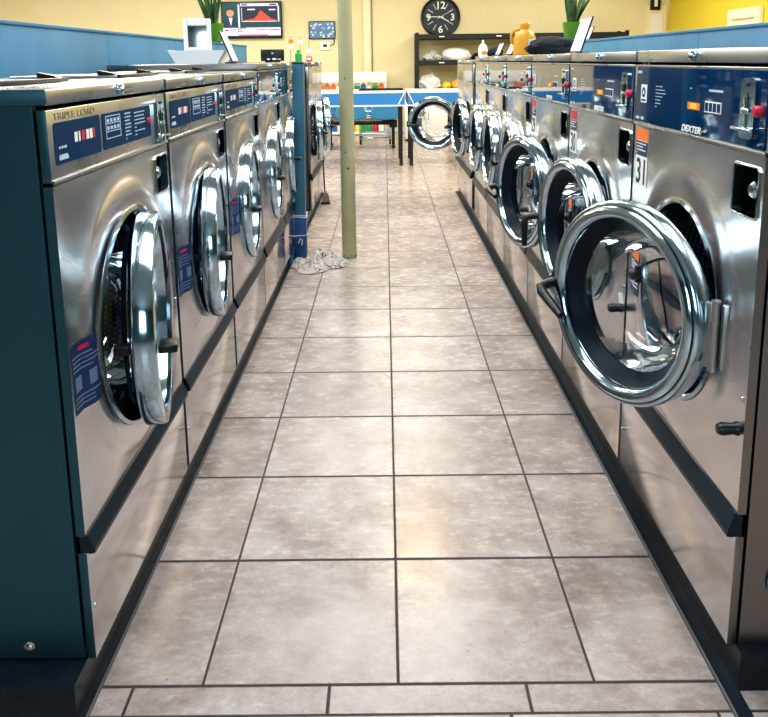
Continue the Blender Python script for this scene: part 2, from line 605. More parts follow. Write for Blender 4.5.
def door_handle(flat):
    """pivoted lever: origin on the free edge of the ring"""
    mb = MB()
    if flat:
        mb.box(.002, .044, -.064, -.030, -.008, .008, .003)
        mb.box(.010, .030, -.026, .050, -.010, .010, .004)
    else:
        mb.box(-.014, .016, -.028, .008, -.020, .020, .005)
        mb.tube([(-.006, -.02, 0), (-.012, -.048, 0), (-.014, -.064, -.004), (-.014, -.070, -.018), (-.010, -.070, -.095)], [.012, .011, .0115, .0115, .0085], 12)
    return mb.mesh('handle', M_BLACK)


def door_hinge(flat):
    mb = MB()
    mb.tube([(0, -.012, -.067), (0, -.012, .067)], .0085, 14)
    for z in (-.024, .024): mb.tube([(0, -.012, z - .0015), (0, -.012, z + .0015)], .0095, 14)
    mb.box(-.018, .0, -.020, -.010, -.062, .062, .003)
    return mb.mesh('hinge_barrel', M_HINGE)


DOORS = {}
for fl in (True, False):
    DOORS[fl] = dict(ring=door_ring(fl), gasket=door_gasket(fl), bezel=door_bezel(fl), glass=door_glass(fl), handle=door_handle(fl), barrel=door_hinge(fl))


def drum():
    mb = MB()
    n, k = 64, 10
    cx, cz = OC
    R = .196
    bm = mb.bm
    uvl = bm.loops.layers.uv.new('UVMap')
    y0, y1 = .040, .38
    rings = [[bm.verts.new((cx + R * math.cos(2 * PI * j / n), y0 + (y1 - y0) * i / k, cz + R * math.sin(2 * PI * j / n))) for j in range(n)] for i in range(k + 1)]
    P = .0125
    for i in range(k):
        for j in range(n):
            j2 = (j + 1) % n
            f = bm.faces.new((rings[i][j], rings[i][j2], rings[i + 1][j2], rings[i + 1][j]))
            us = [(j, i), (j + 1, i), (j + 1, i + 1), (j, i + 1)]
            for lp, (a, b) in zip(f.loops, us):
                lp[uvl].uv = (a * round(2 * PI * R / P) / n, b * (y1 - y0) / k / P)
    f = bm.faces.new(rings[-1])
    for lp in f.loops: lp[uvl].uv = (lp.vert.co.x / P, lp.vert.co.z / P)
    return mb.mesh('drum', M_DRUM)


def follow(poly, z0, z1, off):
    """thin sheet that follows the pressed bulge: poly = [(x, y)...] seen from above"""
    p = [(x, y - off) for x, y in poly] + [(x, y - off + .0008) for x, y in reversed(poly)]
    return MB().prism(p, z0, z1, 'xy')


SHARED = {}


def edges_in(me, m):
    """dark reflection put into the colour: faces turned to the machine's left or right"""
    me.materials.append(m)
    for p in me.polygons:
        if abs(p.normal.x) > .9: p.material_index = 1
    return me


def shared(key, fn):
    if key not in SHARED: SHARED[key] = fn()
    return SHARED[key]


def small_lines(rows, x0, x1, z0, z1, y, hgt, seed):
    """rows of tiny unreadable print as short bars"""
    rnd = random.Random(seed)
    mb = MB()
    for i in range(rows):
        z = z1 - (z1 - z0) * (i + .5) / rows
        x = x0
        while x < x1 - .004:
            w = min(rnd.uniform(.004, .014), x1 - x)
            mb.box(x, x + w, y - .0006, y, z - hgt / 2, z + hgt / 2)
            x += w + .003
            if rnd.random() < .12: break
    return mb


def make_washer(style, tall, w, label, group, lft):
    """style 'decal' = steel panel with two blue decals, 'glass' = full blue glossy panel"""
    root = thing('washing_machine', label, 'washer', group=group)
    s = w / .652
    zc0, zc1, zl1 = (.942, 1.060, 1.091) if not tall else ((.974, 1.113, 1.143) if tall == 1 else (.955, 1.092, 1.121))
    key = (style, tall, round(w, 3), lft)
    TH = .016
    oz = (.618 if style == 'decal' else .627) if lft else .632
    RO = .219 if lft and w > .6 else (.203 if w > .6 else .196)
    DOOR = DOORS[lft]
    DC, DR = (DCL, DRL) if lft else (DCR, DRR)
    zb = .076
    zs0, zs1 = (.290, .316) if not tall else (.297, .334)
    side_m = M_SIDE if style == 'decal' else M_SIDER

    def P(nm, fn, m_label=None, parent=root, **kw):
        o = link(nm, shared((nm, m_label) + key, fn), parent, **kw)
        return o
    P('body', lambda: MB().box(.002, .016, TH + .006, DEP, zb, zl1 - .026, .001).box(w - .016, w - .002, TH + .006, DEP, zb, zl1 - .026, .001)
      .box(.002, w - .002, DEP - .012, DEP, zb, zl1 - .026, .001).box(.016, w - .016, .03, DEP - .012, zb, zb + .012)
      .box(.016, w - .016, .034, .038, zs0 - .004, zs1 + .012).box(.016, w - .016, .034, .038, zc0 - .02, zc0 + .012).mesh('body', side_m, False))
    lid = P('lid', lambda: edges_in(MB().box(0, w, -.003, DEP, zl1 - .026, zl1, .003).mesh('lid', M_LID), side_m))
    P('lid_lock', lambda: MB().lathe([(0, -.014), (.005, -.0135), (.009, -.010), (.0095, -.004), (.012, -.003), (.012, 0)], 20, 'y', (w * .5 + (0 if lft else .022), -.003, zl1 - .0125)).mesh('lid_lock', M_CHROME), parent=lid)
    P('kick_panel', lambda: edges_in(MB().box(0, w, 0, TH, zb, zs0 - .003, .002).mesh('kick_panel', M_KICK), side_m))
    P('kick_screw', lambda: MB().sphere((.012, -.001, zb + .10), .0045, sy=.6).mesh('kick_screw', M_CHROME))
    # slanted dark rubber strip between kick panel and front panel
    P('rubber_strip', lambda: MB().prism([(.012, zs1 + .004), (-.003, zs1 + .004), (-.014, zs0 + .004), (-.014, zs0 - .004), (-.006, zs0 - .006), (.012, zs0 - .002)], .003, w - .003, 'yz').mesh('rubber_strip', M_STRIP, False))
    cx = w * .5

    def front():
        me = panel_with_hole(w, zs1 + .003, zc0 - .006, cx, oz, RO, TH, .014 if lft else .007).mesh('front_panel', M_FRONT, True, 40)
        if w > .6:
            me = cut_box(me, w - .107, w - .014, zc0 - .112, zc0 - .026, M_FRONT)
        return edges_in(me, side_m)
    EM = (.014 if lft else .007) if w > .6 else .002
    fp = P('front_panel', front)
    P('drum_flange', lambda: MB().lathe([(RO + .006, -EM - .001), (RO - .001, -EM - .004), (RO - .005, -EM), (.190, .040), (.188, .060), (.192, .062), (RO - .002, .030), (RO + .002, .0)], 64, 'y', (cx, 0, oz), close=True).mesh('drum_flange', M_CHROMED))
    d = link('drum', shared('drum', drum), root, loc=(cx - OC[0], .02, oz - OC[1]))
    if w > .6:
        # coin-box pocket
        x0, x1, z0, z1 = w - .107, w - .014, zc0 - .112, zc0 - .026

        def pocket():
            mb = MB()
            mb.box(x0, x1, .040, .046, z0, z1)
            mb.box(x0 - .003, x0, .001, .046, z0, z1).box(x1, x1 + .003, .001, .046, z0, z1)
            mb.box(x0, x1, .001, .046, z1, z1 + .003).box(x0, x1, .001, .046, z0 - .003, z0)
            return mb.mesh('coin_box_pocket', M_BLACK, False)
        pk = P('coin_box_pocket', pocket)
        P('pocket_rim', lambda: MB().tube([(x0, -.001, z0 + .006), (x0, -.001, z1 - .006), (x0 + .006, -.001, z1), (x1 - .006, -.001, z1), (x1, -.001, z1 - .006), (x1, -.001, z0 + .006), (x1 - .006, -.001, z0), (x0 + .006, -.001, z0)], .0022, 8, closed=True).mesh('pocket_rim', M_CHROME), parent=pk)
        P('coin_box_lock', lambda: MB().box(x0 + .034, x0 + .072, .026, .040, z0 + .012, z1 - .012, .003)
          .lathe([(0, .004), (.010, .005), (.015, .010), (.016, .024), (.020, .027), (.020, .034)], 24, 'y', (x0 + .052, 0, z0 + .044)).sphere((x0 + .053, .024, z1 - .016), .005).sphere((x0 + .053, .024, z0 + .016), .004).mesh('coin_box_lock', M_CHROME), parent=pk)
        if not lft: P('drain_knob', lambda: MB().lathe([(0, -.036), (.009, -.034), (.012, -.026), (.010, -.008), (.013, 0)], 18, 'y', (w - .026, 0, .487)).mesh('drain_knob', M_BLACK))
        if not lft: P('latch_block', lambda: MB().box(.106, .122, -.022, .0, oz - .03, oz + .012, .004).sphere((.114, -.024, oz - .010), .014).mesh('latch_block', M_BLACK))
        P('panel_screw', lambda: MB().sphere((w - .014, -.001, .548), .005, sy=.6).mesh('panel_screw', M_CHROME))
    # control panel
    if style == 'decal':
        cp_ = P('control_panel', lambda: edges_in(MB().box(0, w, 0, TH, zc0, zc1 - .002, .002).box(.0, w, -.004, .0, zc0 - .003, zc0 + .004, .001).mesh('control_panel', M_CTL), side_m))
        t = link('lettering', shared(('tl',), lambda: text_mesh('lettering', 'TRIPLE LOAD', .016, M_TXT, .0004, w=.18)), cp_, loc=(.022, -.0005, 1.0405))
        t['label'] = 'embossed capital letters'
        dl = P('blue_decal', lambda: MB().prism(rrect(.020, .222, zc0 + .026, zc0 + .094, .006), -.0012, .001).mesh('blue_decal', M_DECAL, False), 'l', cp_)
        for xa, xb_, mm in ((.10, .112, M_WHITE), (.118, .124, M_WHITE), (.130, .146, M_RED), (.152, .164, M_WHITE), (.168, .180, M_WHITE), (.184, .192, M_RED)):
            P('digit_block', lambda: MB().box(xa, xb_, -.0020, -.0012, zc0 + .056, zc0 + .073).mesh('digit_block', mm, False), xa, parent=dl)
        P('printed_marks', lambda: small_lines(2, .034, .070, zc0 + .033, zc0 + .060, -.0012, .004, 3).box(.032, .068, -.002, -.0012, zc0 + .033, zc0 + .039).mesh('printed_marks', M_PALE, False), parent=dl)
        dr = P('blue_decal', lambda: MB().prism(rrect(.234, .532, zc0 + .026, zc0 + .094, .006), -.0012, .001).mesh('blue_decal', M_DECAL, False), 'r', cp_)

        def chart():
            mb = MB()
            for x in (.25, .33): mb.box(x, x + .002, -.002, -.0012, zc0 + .045, zc0 + .088)
            for z in (.045, .058, .073, .087): mb.box(.25, .332, -.002, -.0012, zc0 + z, zc0 + z + .0016)
            for i in range(4):
                for j in range(2): mb.box(.256 + i * .019, .268 + i * .019, -.002, -.0012, zc0 + .062 + j * .014, zc0 + .069 + j * .014)
            return mb.mesh('printed_chart', M_PALE, False)
        P('printed_chart', chart, parent=dr)
        P('printed_marks', lambda: small_lines(8, .36, .395, zc0 + .032, zc0 + .090, -.0012, .003, 5).mesh('printed_marks', M_PALE, False), 'r', dr)
        P('printed_text', lambda: small_lines(7, .42, .49, zc0 + .034, zc0 + .088, -.0012, .0025, 6).mesh('printed_text', M_PALE, False), 'r', dr)
        P('start_button', lambda: MB().lathe([(0, -.008), (.007, -.007), (.008, -.001)], 16, 'y', (.513, 0, zc0 + .060)).mesh('start_button', M_RED), parent=dr)
    else:
        cp_ = P('control_panel', lambda: MB().box(0, w, 0, TH, zc0, zc1 - .002, .002).box(0, w, -.005, 0, zc0 - .004, zc0 + .003, .001).box(0, w, -.003, .0, zc1 - .006, zc1 - .002, .001).mesh('control_panel', M_CTL))
        gl = P('glossy_panel', lambda: MB().box(.004, w - .004, -.003, .001, zc0 + .004, zc1 - .007, .001).mesh('glossy_panel', M_BGLASS, False), parent=cp_)
        if w > .6:
            t = link('lettering', shared(('dx',), lambda: text_mesh('lettering', 'DEXTER', .018, M_WHITE, .0004, w=.097, shear=.25, bold=.0006)), gl, loc=(.300, -.0036, zc0 + .007))
            P('wash_emblem', lambda: MB().prism(rrect(.040, .080, zc0 + .050, zc0 + .092, .004), -.0036, -.003).mesh('wash_emblem', M_WHITE, False), parent=gl)
            P('emblem_letters', lambda: MB().lathe([(.012, -.0042), (.006, -.0042)], 20, 'y', (.060, 0, zc0 + .074)).box(.046, .074, -.0042, -.0036, zc0 + .054, zc0 + .058).mesh('emblem_letters', M_DECAL, False), parent=gl)
            P('printed_text', lambda: small_lines(7, .138, .200, zc0 + .042, zc0 + .094, -.003, .0018, 9).mesh('printed_text', M_PALE, False), parent=gl)
            P('printed_marks', lambda: small_lines(1, .335, .375, zc0 + .090, zc0 + .096, -.003, .0025, 4).box(.425, .485, -.0036, -.003, zc0 + .090, zc0 + .094).box(.010, .034, -.0036, -.003, zc0 + .010, zc0 + .016).box(.046, .066, -.0036, -.003, zc0 + .010, zc0 + .017).box(.012, .04, -.0036, -.003, zc1 - .022, zc1 - .016).mesh('printed_marks', M_PALE, False), parent=gl)
            P('orange_label', lambda: MB().box(.326, .386, -.0038, -.003, zc0 + .052, zc0 + .066).mesh('orange_label', M_ORANGE, False), parent=gl)
            P('yellow_band', lambda: MB().box(.340, .372, -.0042, -.0038, zc0 + .054, zc0 + .064).mesh('yellow_band', M_YELLOW, False), parent=gl)
            ds = P('price_display', lambda: MB().box(.410, .482, -.0040, -.003, zc0 + .051, zc0 + .072).mesh('price_display', M_WHITE, False), parent=gl)
            for xa in (.4125, .4302, .4478, .4655):
                P('display_digit', lambda: MB().box(xa, xa + .0135, -.0046, -.0040, zc0 + .0535, zc0 + .0695).mesh('display_digit', M_DECAL, False), xa, parent=ds)
    if w > .6:
        zz0, zz1 = (zc0 + .004, zc1 - .012) if style == 'decal' else (zc0 + .018, zc1 - .020)
        xs = w - .088
        sl = P('coin_slide', lambda: MB().prism(rrect(xs, xs + .052, zz0, zz1, .012), -.008, .001).mesh('coin_slide', M_CHROME, False))
        P('slide_bar', lambda: MB().box(xs - .008, xs + .062, -.020, -.006, zz0 + .014, zz0 + .020, .003).box(xs + .012, xs + .040, -.014, -.006, zz0 + .042, zz0 + .052, .003).tube([(xs + .026, -.008, zz0 + .02), (xs + .026, -.012, zz0 + .07)], .003, 8).mesh('slide_bar', M_CHROME), parent=sl)
        P('slide_screws', lambda: MB().sphere((xs + .026, -.008, zz1 - .010), .004).box(xs + .024, xs + .028, -.0088, -.008, zz0 + .03, zz1 - .024).mesh('slide_screws', M_DKTXT), parent=sl)
        if style != 'decal':
            P('red_button', lambda: MB().lathe([(0, -.016), (.007, -.015), (.0095, -.011), (.0095, -.002)], 18, 'y', (w - .022, 0, (zz0 + zz1) / 2 - .002)).mesh('red_button', M_RED))
    # hinge leaf on the panel, door on it
    hx = cx + (.205 if lft else .226) + (.0 if w > .6 or lft else .004)
    hy = .018 if lft and w > .6 else (-.004 if lft else -.010)
    dzv = (oz - .004) if lft else oz
    if not lft:
        P('hinge_leaf', lambda: MB().box(hx + .010, hx + .024, -.014, .0, oz - .062, oz + .062, .003).mesh('hinge_leaf', M_HINGE))
    dz = link('door', DOOR['ring'], root, loc=(hx, hy, dzv))
    link('gasket', DOOR['gasket'], dz); link('bezel_ring', DOOR['bezel'], dz); link('glass', DOOR['glass'], dz)
    link('hinge_barrel', DOOR['barrel'], dz)
    hd = link('handle', DOOR['handle'], dz, loc=(DC - DR + .012, -.012, 0))
    return root


def rrect(x0, x1, z0, z1, r, n=4):
    pts = []
    for cx, cz, a0 in ((x1 - r, z1 - r, 0), (x0 + r, z1 - r, PI / 2), (x0 + r, z0 + r, PI), (x1 - r, z0 + r, 1.5 * PI)):
        for i in range(n + 1):
            a = a0 + PI / 2 * i / n
            pts.append((cx + r * math.cos(a), cz + r * math.sin(a)))
    return pts


def set_door(root, ang, hrot):
    for c in root.children:
        if c.name.split('.')[0] == 'door':
            c.rotation_euler.z = R_(ang)
            for h in c.children:
                if h.name.split('.')[0] == 'handle': h.rotation_euler.y = R_(hrot)


PITCHW = .668
XL, XR = -.543, .598
GL, GR = 'washers in the left row', 'washers in the right row'
left = [
    ('decal', 0, .652, -.018, 12, 0, 'nearest washer on the left, teal side, triple load lettering, chrome door ajar'),
    ('decal', 0, .652, .654, 8, 0, 'second washer from the front on the left, door ajar, steel panel with two blue decals'),
    ('decal', 0, .652, 1.334, 4, 0, 'third washer on the left, last with steel control panel and blue decals'),
    ('glass', 2, .652, 2.004, 4, 0, 'fourth washer on the left, first with the glossy full-width control panel'),
    ('glass', 2, .652, 2.672, 4, 0, 'fifth washer on the left, right beside the blue taped post'),
    ('glass', 2, .56, 4.17, 6, 0, 'narrow washer just past the blue post on the left, door open'),
    ('glass', 2, .56, 4.735, 8, 0, 'last narrow washer at the far end of the left row, above the broom'),
]
for st, tall, w, y0, a, h, lb in left:
    m = make_washer(st, tall, w, lb, GL, True)
    m.location = (XL, y0, 0); m.rotation_euler.z = PI / 2
    set_door(m, a, h)
    if st == 'decal':
        pl = [(.010, 0), (.038, -.001), (.050, -.006), (.066, -.0125), (.086, -.0145)]
        s_ = obj('warning_sticker', follow(pl, .540, .664, .001), M_STICKB, m, smooth=False)
        obj('red_mark', follow([(.034, -.001), (.050, -.006), (.058, -.0095)], .648, .655, .0018), M_RED, s_, smooth=False)
        for z in (.638, .630, .622, .614, .566, .558, .550): obj('printed_line', follow(pl[:-1] if z % .02 > .01 else pl, z, z + .0022, .0016), M_DIMPRINT, s_, smooth=False)
        obj('printed_box', follow([(.016, 0), (.026, 0), (.038, -.001)], .578, .604, .0016), M_DIMPRINT, s_, smooth=False)
        obj('printed_box', follow([(.056, -.0085), (.066, -.0125), (.076, -.0138)], .578, .604, .0016), M_DIMPRINT, s_, smooth=False)
    if y0 < 0:
        obj('side_bolt', MB().sphere((.0, .118, .100), .012, sx=.6), M_HINGE, m)
right = [
    ('glass', 1, .652, -.0, 25, -60, '31', 'nearest washer on the right, numbered 31, large round door swung open'),
    ('glass', 1, .652, .668, 10, 0, '30', 'second washer on the right, handle of its open door hanging straight down'),
    ('glass', 1, .652, 1.336, 16, -75, '29', 'third washer on the right, open door with handle sticking out sideways'),
    ('glass', 1, .652, 2.004, 1, -100, None, 'fourth washer on the right, door almost shut behind the third one'),
    ('glass', 1, .652, 2.672, 1, -100, None, 'fifth washer on the right, under the orange jug'),
    ('glass', 1, .652, 3.340, 1, -100, None, 'sixth washer on the right, before the dark gap in the row'),
    ('glass', 2, .56, 4.17, 9, -100, None, 'narrow washer just past the dark gap on the right'),
    ('glass', 2, .56, 4.735, 70, -90, None, 'last washer on the right, round door swung fully open into the aisle'),
]
for st, tall, w, y0, a, h, num, lb in right:
    m = make_washer(st, tall, w, lb, GR, False)
    m.location = (XR, y0 + w, 0); m.rotation_euler.z = -PI / 2
    set_door(m, a, h)
    if num:
        z1 = .962
        s_ = obj('number_sticker', MB().box(.016, .098, -.0010, -.0003, z1 - .135, z1), M_WHITE, m, smooth=False)
        obj('orange_band', MB().box(.016, .098, -.0016, -.0010, z1 - .028, z1), M_ORANGE if num == '31' else M_RED, s_, smooth=False)
        obj('navy_band', MB().box(.016, .098, -.0016, -.0010, z1 - .064, z1 - .030), M_STICKB, s_, smooth=False)
        obj('printed_text', small_lines(4, .022, .092, z1 - .062, z1 - .032, -.0016, .003, 8), M_WHITE, s_, smooth=False)
        link('number', text_mesh('number', num, .085, M_DKTXT, .0003, w=.060, bold=.001), s_, loc=(.022, -.0014, z1 - .130))
        pl = [(.026, 0), (.040, -.0008), (.050, -.003), (.066, -.0065), (.076, -.0075), (.100, -.0078)]
        s2 = obj('warning_sticker', follow(pl, .560, .680, .001), M_STICKB, m, smooth=False)
        obj('orange_band', follow(pl, .648, .680, .0016), M_ORANGE, s2, smooth=False)
        for z in (.636, .628, .620, .600, .590, .580): obj('printed_line', follow(pl, z, z + .003, .0016), M_WHITE, s2, smooth=False)
    if y0 == 0:
        e = obj('side_emblem', MB().lathe([(0, 0), (.035, 0), (.036, .001), (.036, .002)], 32, 'x', (w + .0005, .098, .205)), mat('blue_emblem', (.04, .28, .62), .3), m)

# dispenser lids with black clips on the left machine tops
for i, (y0, zt) in enumerate(((-.018, 1.091), (.654, 1.091), (1.334, 1.091))):
    t = thing('dispenser_lid', ['steel soap dispenser lid on top of the nearest left washer',
                                'steel soap dispenser lid with black clips on second left washer',
                                'steel soap dispenser lid with black clips on third left washer'][i], 'lid', (XL - .30, y0 + .30, zt + .0005), 0, 'soap dispenser lids on the left washers')
    obj('lid_plate', MB().box(-.14, .14, -.17, .17, 0, .007, .003), M_LID, t)
    obj('black_edge', MB().box(.14, .150, -.17, .17, .001, .009, .002), M_BLACK, t)
    for yy in (-.15, .17): obj('clip', MB().prism([(-.024, 0), (.024, 0), (.012, .006), (-.024, .013)], yy - .010, yy + .014, 'xz'), M_BLACK, t, loc=(.11, 0, .007), smooth=False)

# ------------------------------------------------------------------ partitions, post, column


def partition(label, x0, x1, ys, top):
    t = thing('blue_partition', label, 'partition', ((x0 + x1) / 2, ys[0], 0), 0, 'blue partitions behind the washers')
    for a, b in zip(ys, ys[1:]):
        obj('partition_panel', MB().box(x0, x1, a + .0015, b - .0015, 0, top - .012, .002), M_BLUEP, t, loc=(-(x0 + x1) / 2, -ys[0], 0))
    obj('top_cap', MB().box(x0 - .006, x1 + .006, ys[0], ys[-1], top - .012, top, .002), M_BLUEP, t, loc=(-(x0 + x1) / 2, -ys[0], 0))
    return t


partition('blue painted partition behind the left row of washers', -1.43, -1.195, (-.03, 1.05, 2.13, 3.2, 4.3, 5.5), 1.265)
partition('blue painted partition behind the right row of washers', 1.245, 1.48, (-.03, .95, 1.92, 3.0, 4.0, 5.0), 1.236)

t = thing('blue_post', 'square blue post wrapped in blue tape beside the fifth left washer', 'post', (-.509, 3.10, 0))
t.rotation_euler = (0, R_(.9), 0)
obj('post_shaft', MB().box(-.030, .030, -.030, .030, .0, 1.115, .003), M_POST, t)
obj('post_cap', MB().box(-.033, .033, -.033, .033, 1.115, 1.123, .002), M_BLACK, t)
obj('tape_wrap', MB().box(-.0345, .0345, -.0345, .0345, .01, .275, .006), M_TAPE, t)
for z in (.268, .255, .15):
    pts = [(-.036, -.036), (.036, -.036), (.036, .036), (-.036, .036)]
    obj('white_tie', MB().tube([(x, y, z + random.uniform(-.008, .008)) for x, y in pts], .003, 6, closed=True), M_WHITE, t)
obj('tape_scribble', MB().tube([(-.01, -.0365, .10), (.0, -.037, .13), (.012, -.037, .12), (.008, -.037, .09)], .003, 6), M_WHITE, t)
obj('foot_block', MB().box(-.072, -.036, -.16, .03, .0, .05, .004), M_POST, t)

t = thing('support_column', 'round sage green support column standing in the tiled aisle', 'column', (-.2295, 3.13, 0))
obj('column_shaft', MB().lathe([(.0, 0), (.0415, 0), (.0415, HC), (.0, HC)], 40), M_COLUMN, t)
sc_ = MB()
rn = random.Random(4)
for i in range(16):
    a = rn.uniform(PI * 1.05, PI * 1.95); z = rn.uniform(.003, .02)
    sc_.sphere((.0415 * math.cos(a), .0415 * math.sin(a), z), rn.uniform(.002, .005), sz=.8, u=8, v=6)
for (a, z) in ((4.6, 1.03), (4.9, .53), (4.5, .62), (4.75, .525)):
    sc_.sphere((.0415 * math.cos(a), .0415 * math.sin(a), z), .0045, u=8, v=6)
obj('paint_chip', sc_, M_BLACK, t)

# ------------------------------------------------------------------ cloth and broom on the floor
rn = random.Random(11)


OUT = [(-.145, .03), (-.125, -.09), (-.02, -.235), (.07, -.12), (.10, -.13), (.168, .02), (.08, .14), (.06, .24), (-.02, .25), (-.055, .13), (-.07, .07)]
OUTP = sorted(((math.atan2(y, x), math.hypot(x, y)) for x, y in OUT))


def out_r(a):
    n = len(OUTP)
    for k in range(n):
        a0, r0 = OUTP[k]; a1, r1 = OUTP[(k + 1) % n]
        if k == n - 1:
            a1 += 2 * PI
            if a < a0: a += 2 * PI
        if a0 <= a <= a1:
            t_ = (a - a0) / (a1 - a0)
            return r0 + (r1 - r0) * t_
    return OUTP[0][1]


def cloth_fn(u, v):
    a = -PI + 2 * PI * (u if u < 1 else 0); r = max(v, .001)
    R0 = out_r(a) * (1 + .06 * math.sin(a * 9) + .05 * noise.noise(Vector((math.cos(a) * 4, math.sin(a) * 4, 2))))
    X, Y = math.cos(a) * R0 * r, math.sin(a) * R0 * r
    p = Vector((X * 15, Y * 11, 1.7))
    rid = max(0, 1 - abs(noise.noise(p)) * 3.0)
    rid2 = max(0, 1 - abs(noise.noise(p * 2.1 + Vector((4, 4, 4)))) * 2.6)
    rid3 = noise.noise(p * 4.5)
    edge = 1 - r ** 3
    z = .003 + edge * (.028 * rid + .018 * rid2 + .006 * rid3 + .008)
    z += .030 * edge * math.exp(-(((X - .05) / .09) ** 2 + ((Y - .05) / .09) ** 2))
    return Vector((X, Y, max(z, .002)))


def cloth_mat():
    m = noisy('print_crease_cloth', (.42, .39, .37), (.66, .62, .58), 12, .9, .15)
    q = N(m)
    base = q.b.inputs['Base Color'].links[0].from_socket
    co = q.n('ShaderNodeTexCoord').outputs['Object']
    d = q.math('ABSOLUTE', q.math('SUBTRACT', q.noise(co, 17, 2, .5), .5))
    g = q.noise(co, 6, 1, .5)
    ln = q.math('MULTIPLY', q.math('LESS_THAN', d, .022), q.math('GREATER_THAN', g, .5))  # dark lines stand for print and crease shade put into the colour
    q.l(q.mix(q.math('MULTIPLY', ln, .9), base, (.03, .03, .05)), q.b.inputs['Base Color'])
    return m


cl = obj('crumpled_cloth', MB().grid(cloth_fn, 120, 36), cloth_mat(), None, loc=(-.405, 2.985, 0.0015))
bmc = bmesh.new(); bmc.from_mesh(cl.data); bmesh.ops.remove_doubles(bmc, verts=bmc.verts[:], dist=.0004); bmc.to_mesh(cl.data); bmc.free()
tag(cl, 'crumpled grey cloth on the floor between blue post and column', 'cloth')

t = thing('floor_brush', 'small long-handled floor brush leaning at the end of the left row', 'broom', (-.497, 4.83, 0), 0)
t.scale = (.8, .8, 1)
obj('brush_head', MB().prism([(-.045, 0), (.045, 0), (.035, .06), (.012, .095), (-.02, .095), (-.035, .03)], -.03, .03), mat('brush_grey', (.20, .18, .16), .7), t, smooth=False)
obj('bristles', MB().box(-.046, .046, -.032, .032, 0, .018, .003), M_BLACK, t, smooth=False)
obj('broom_stick', MB().tube([(-.006, 0, .09), (-.016, .0, .40)], .007, 10), M_BLKMETAL, t)

# ------------------------------------------------------------------ folding tables, seats, cart, cabinet
for nm, x0, x1, lb in (('a', -1.14, .205, 'blue and white folding table behind the column'), ('b', .222, 1.60, 'blue and white folding table behind the open far-right washer door')):
    y0, y1 = 7.02, 7.75
    t = thing('folding_table', lb, 'table', ((x0 + x1) / 2, (y0 + y1) / 2, 0), 0, 'folding tables at the end of the aisle')
    ox, oy = -(x0 + x1) / 2, -(y0 + y1) / 2
    obj('tabletop', MB().box(x0, x1, y0, y1, .778, .797, .006), M_LAMINATE, t, loc=(ox, oy, 0))
    ap = MB()
    ap.box(x0 + .006, x1 - .006, y0 + .004, y0 + .02, .655, .778)
    ap.box(x0 + .02, x1 - .02, y1 - .02, y1 - .004, .655, .778).box(x0 + .006, x0 + .02, y0 + .02, y1 - .02, .655, .778).box(x1 - .02, x1 - .006, y0 + .02, y1 - .02, .655, .778)
    obj('blue_apron', ap, M_BLUEPL, t, loc=(ox, oy, 0), smooth=False)
    obj('white_edge', MB().box(x0 + .006, x1 - .006, y0 - .001, y0 + .006, .640, .655, .002), M_LAMINATE, t, loc=(ox, oy, 0))
    for q_ in (1, -1):
        ex = x1 - .006 if q_ > 0 else x0 + .006
        obj('corner_trim', MB().prism([(ex, .778), (ex - q_ * .012, .778), (ex - q_ * .075, .662), (ex - q_ * .063, .662)], y0 - .001, y0 + .003), M_LAMINATE, t, loc=(ox, oy, 0), smooth=False)
    for lx in (x0 + .04, x1 - .05) if nm == 'a' else (x0 + .045, x1 - .05):
        for ly in (y0 + .03, y1 - .03):
            lg = obj('leg', MB().box(lx - .018, lx + .018, ly - .018, ly + .018, .02, .775, .003), M_BLKMETAL, t, loc=(ox, oy, 0), smooth=False)
            obj('leg_foot', MB().lathe([(0, 0), (.020, 0), (.022, .01), (.016, .022), (0, .022)], 14, 'z', (lx, ly, 0)), M_BLACK, lg)
tag(obj('dark_tray', MB().box(-.30, .19, -.12, .12, 0, .006, .002).box(-.30, .19, -.12, -.112, .006, .018).box(-.30, .19, .112, .12, .006, .018).box(-.30, -.292, -.112, .112, .006, .018).box(.182, .19, -.112, .112, .006, .018), M_BLACK, None, loc=(.0, 7.40, .7975)), 'low black tray lying on the left folding table', 'tray')

t = thing('tandem_seating', 'row of blue plastic bucket seats on a black beam behind the table', 'seating', (-.31, 8.80, 0))
obj('beam', MB().box(-.46, .44, -.03, .03, .30, .345, .004), M_BLKMETAL, t, smooth=False)
for i, x in enumerate((-.61, -.15, .31)):
    def seat_fn(u, v, x=x):
        # v 0..1: front edge of the seat to the top of the back
        a = (u - .5) * 2
        wv = .20 - .05 * max(0, v - .5) * 2
        if v < .45:
            yy = -.24 + v / .45 * .38; zz = .375 - .02 * math.sin(v / .45 * PI) + .035 * a * a
        else:
            q = (v - .45) / .55
            yy = .14 + .09 * q - .05 * a * a * (1 - q * .4); zz = .375 + .31 * q + .02 * (1 - a * a) * q + .035 * a * a * (1 - q)
        return Vector((x + a * wv, -yy, zz))
    st_ = obj('seat', MB().grid(seat_fn, 12, 20), M_BLUESEAT, t)
    mm = st_.modifiers.new('s', 'SOLIDIFY'); mm.thickness = .008
    obj('seat_bracket', MB().box(x - .05, x + .05, -.06, .06, .343, .362, .003), M_BLKMETAL, st_, smooth=False)
for x in (-.42, .40):
    obj('leg', MB().box(x - .02, x + .02, -.02, .02, .03, .30, .003).box(x - .02, x + .02, -.22, .22, .015, .045, .004), M_BLKMETAL, t, smooth=False)
    obj('beam_end', MB().box(x - .05, x + .05, -.045, .045, .265, .36, .006), M_BLKMETAL, t, smooth=False)

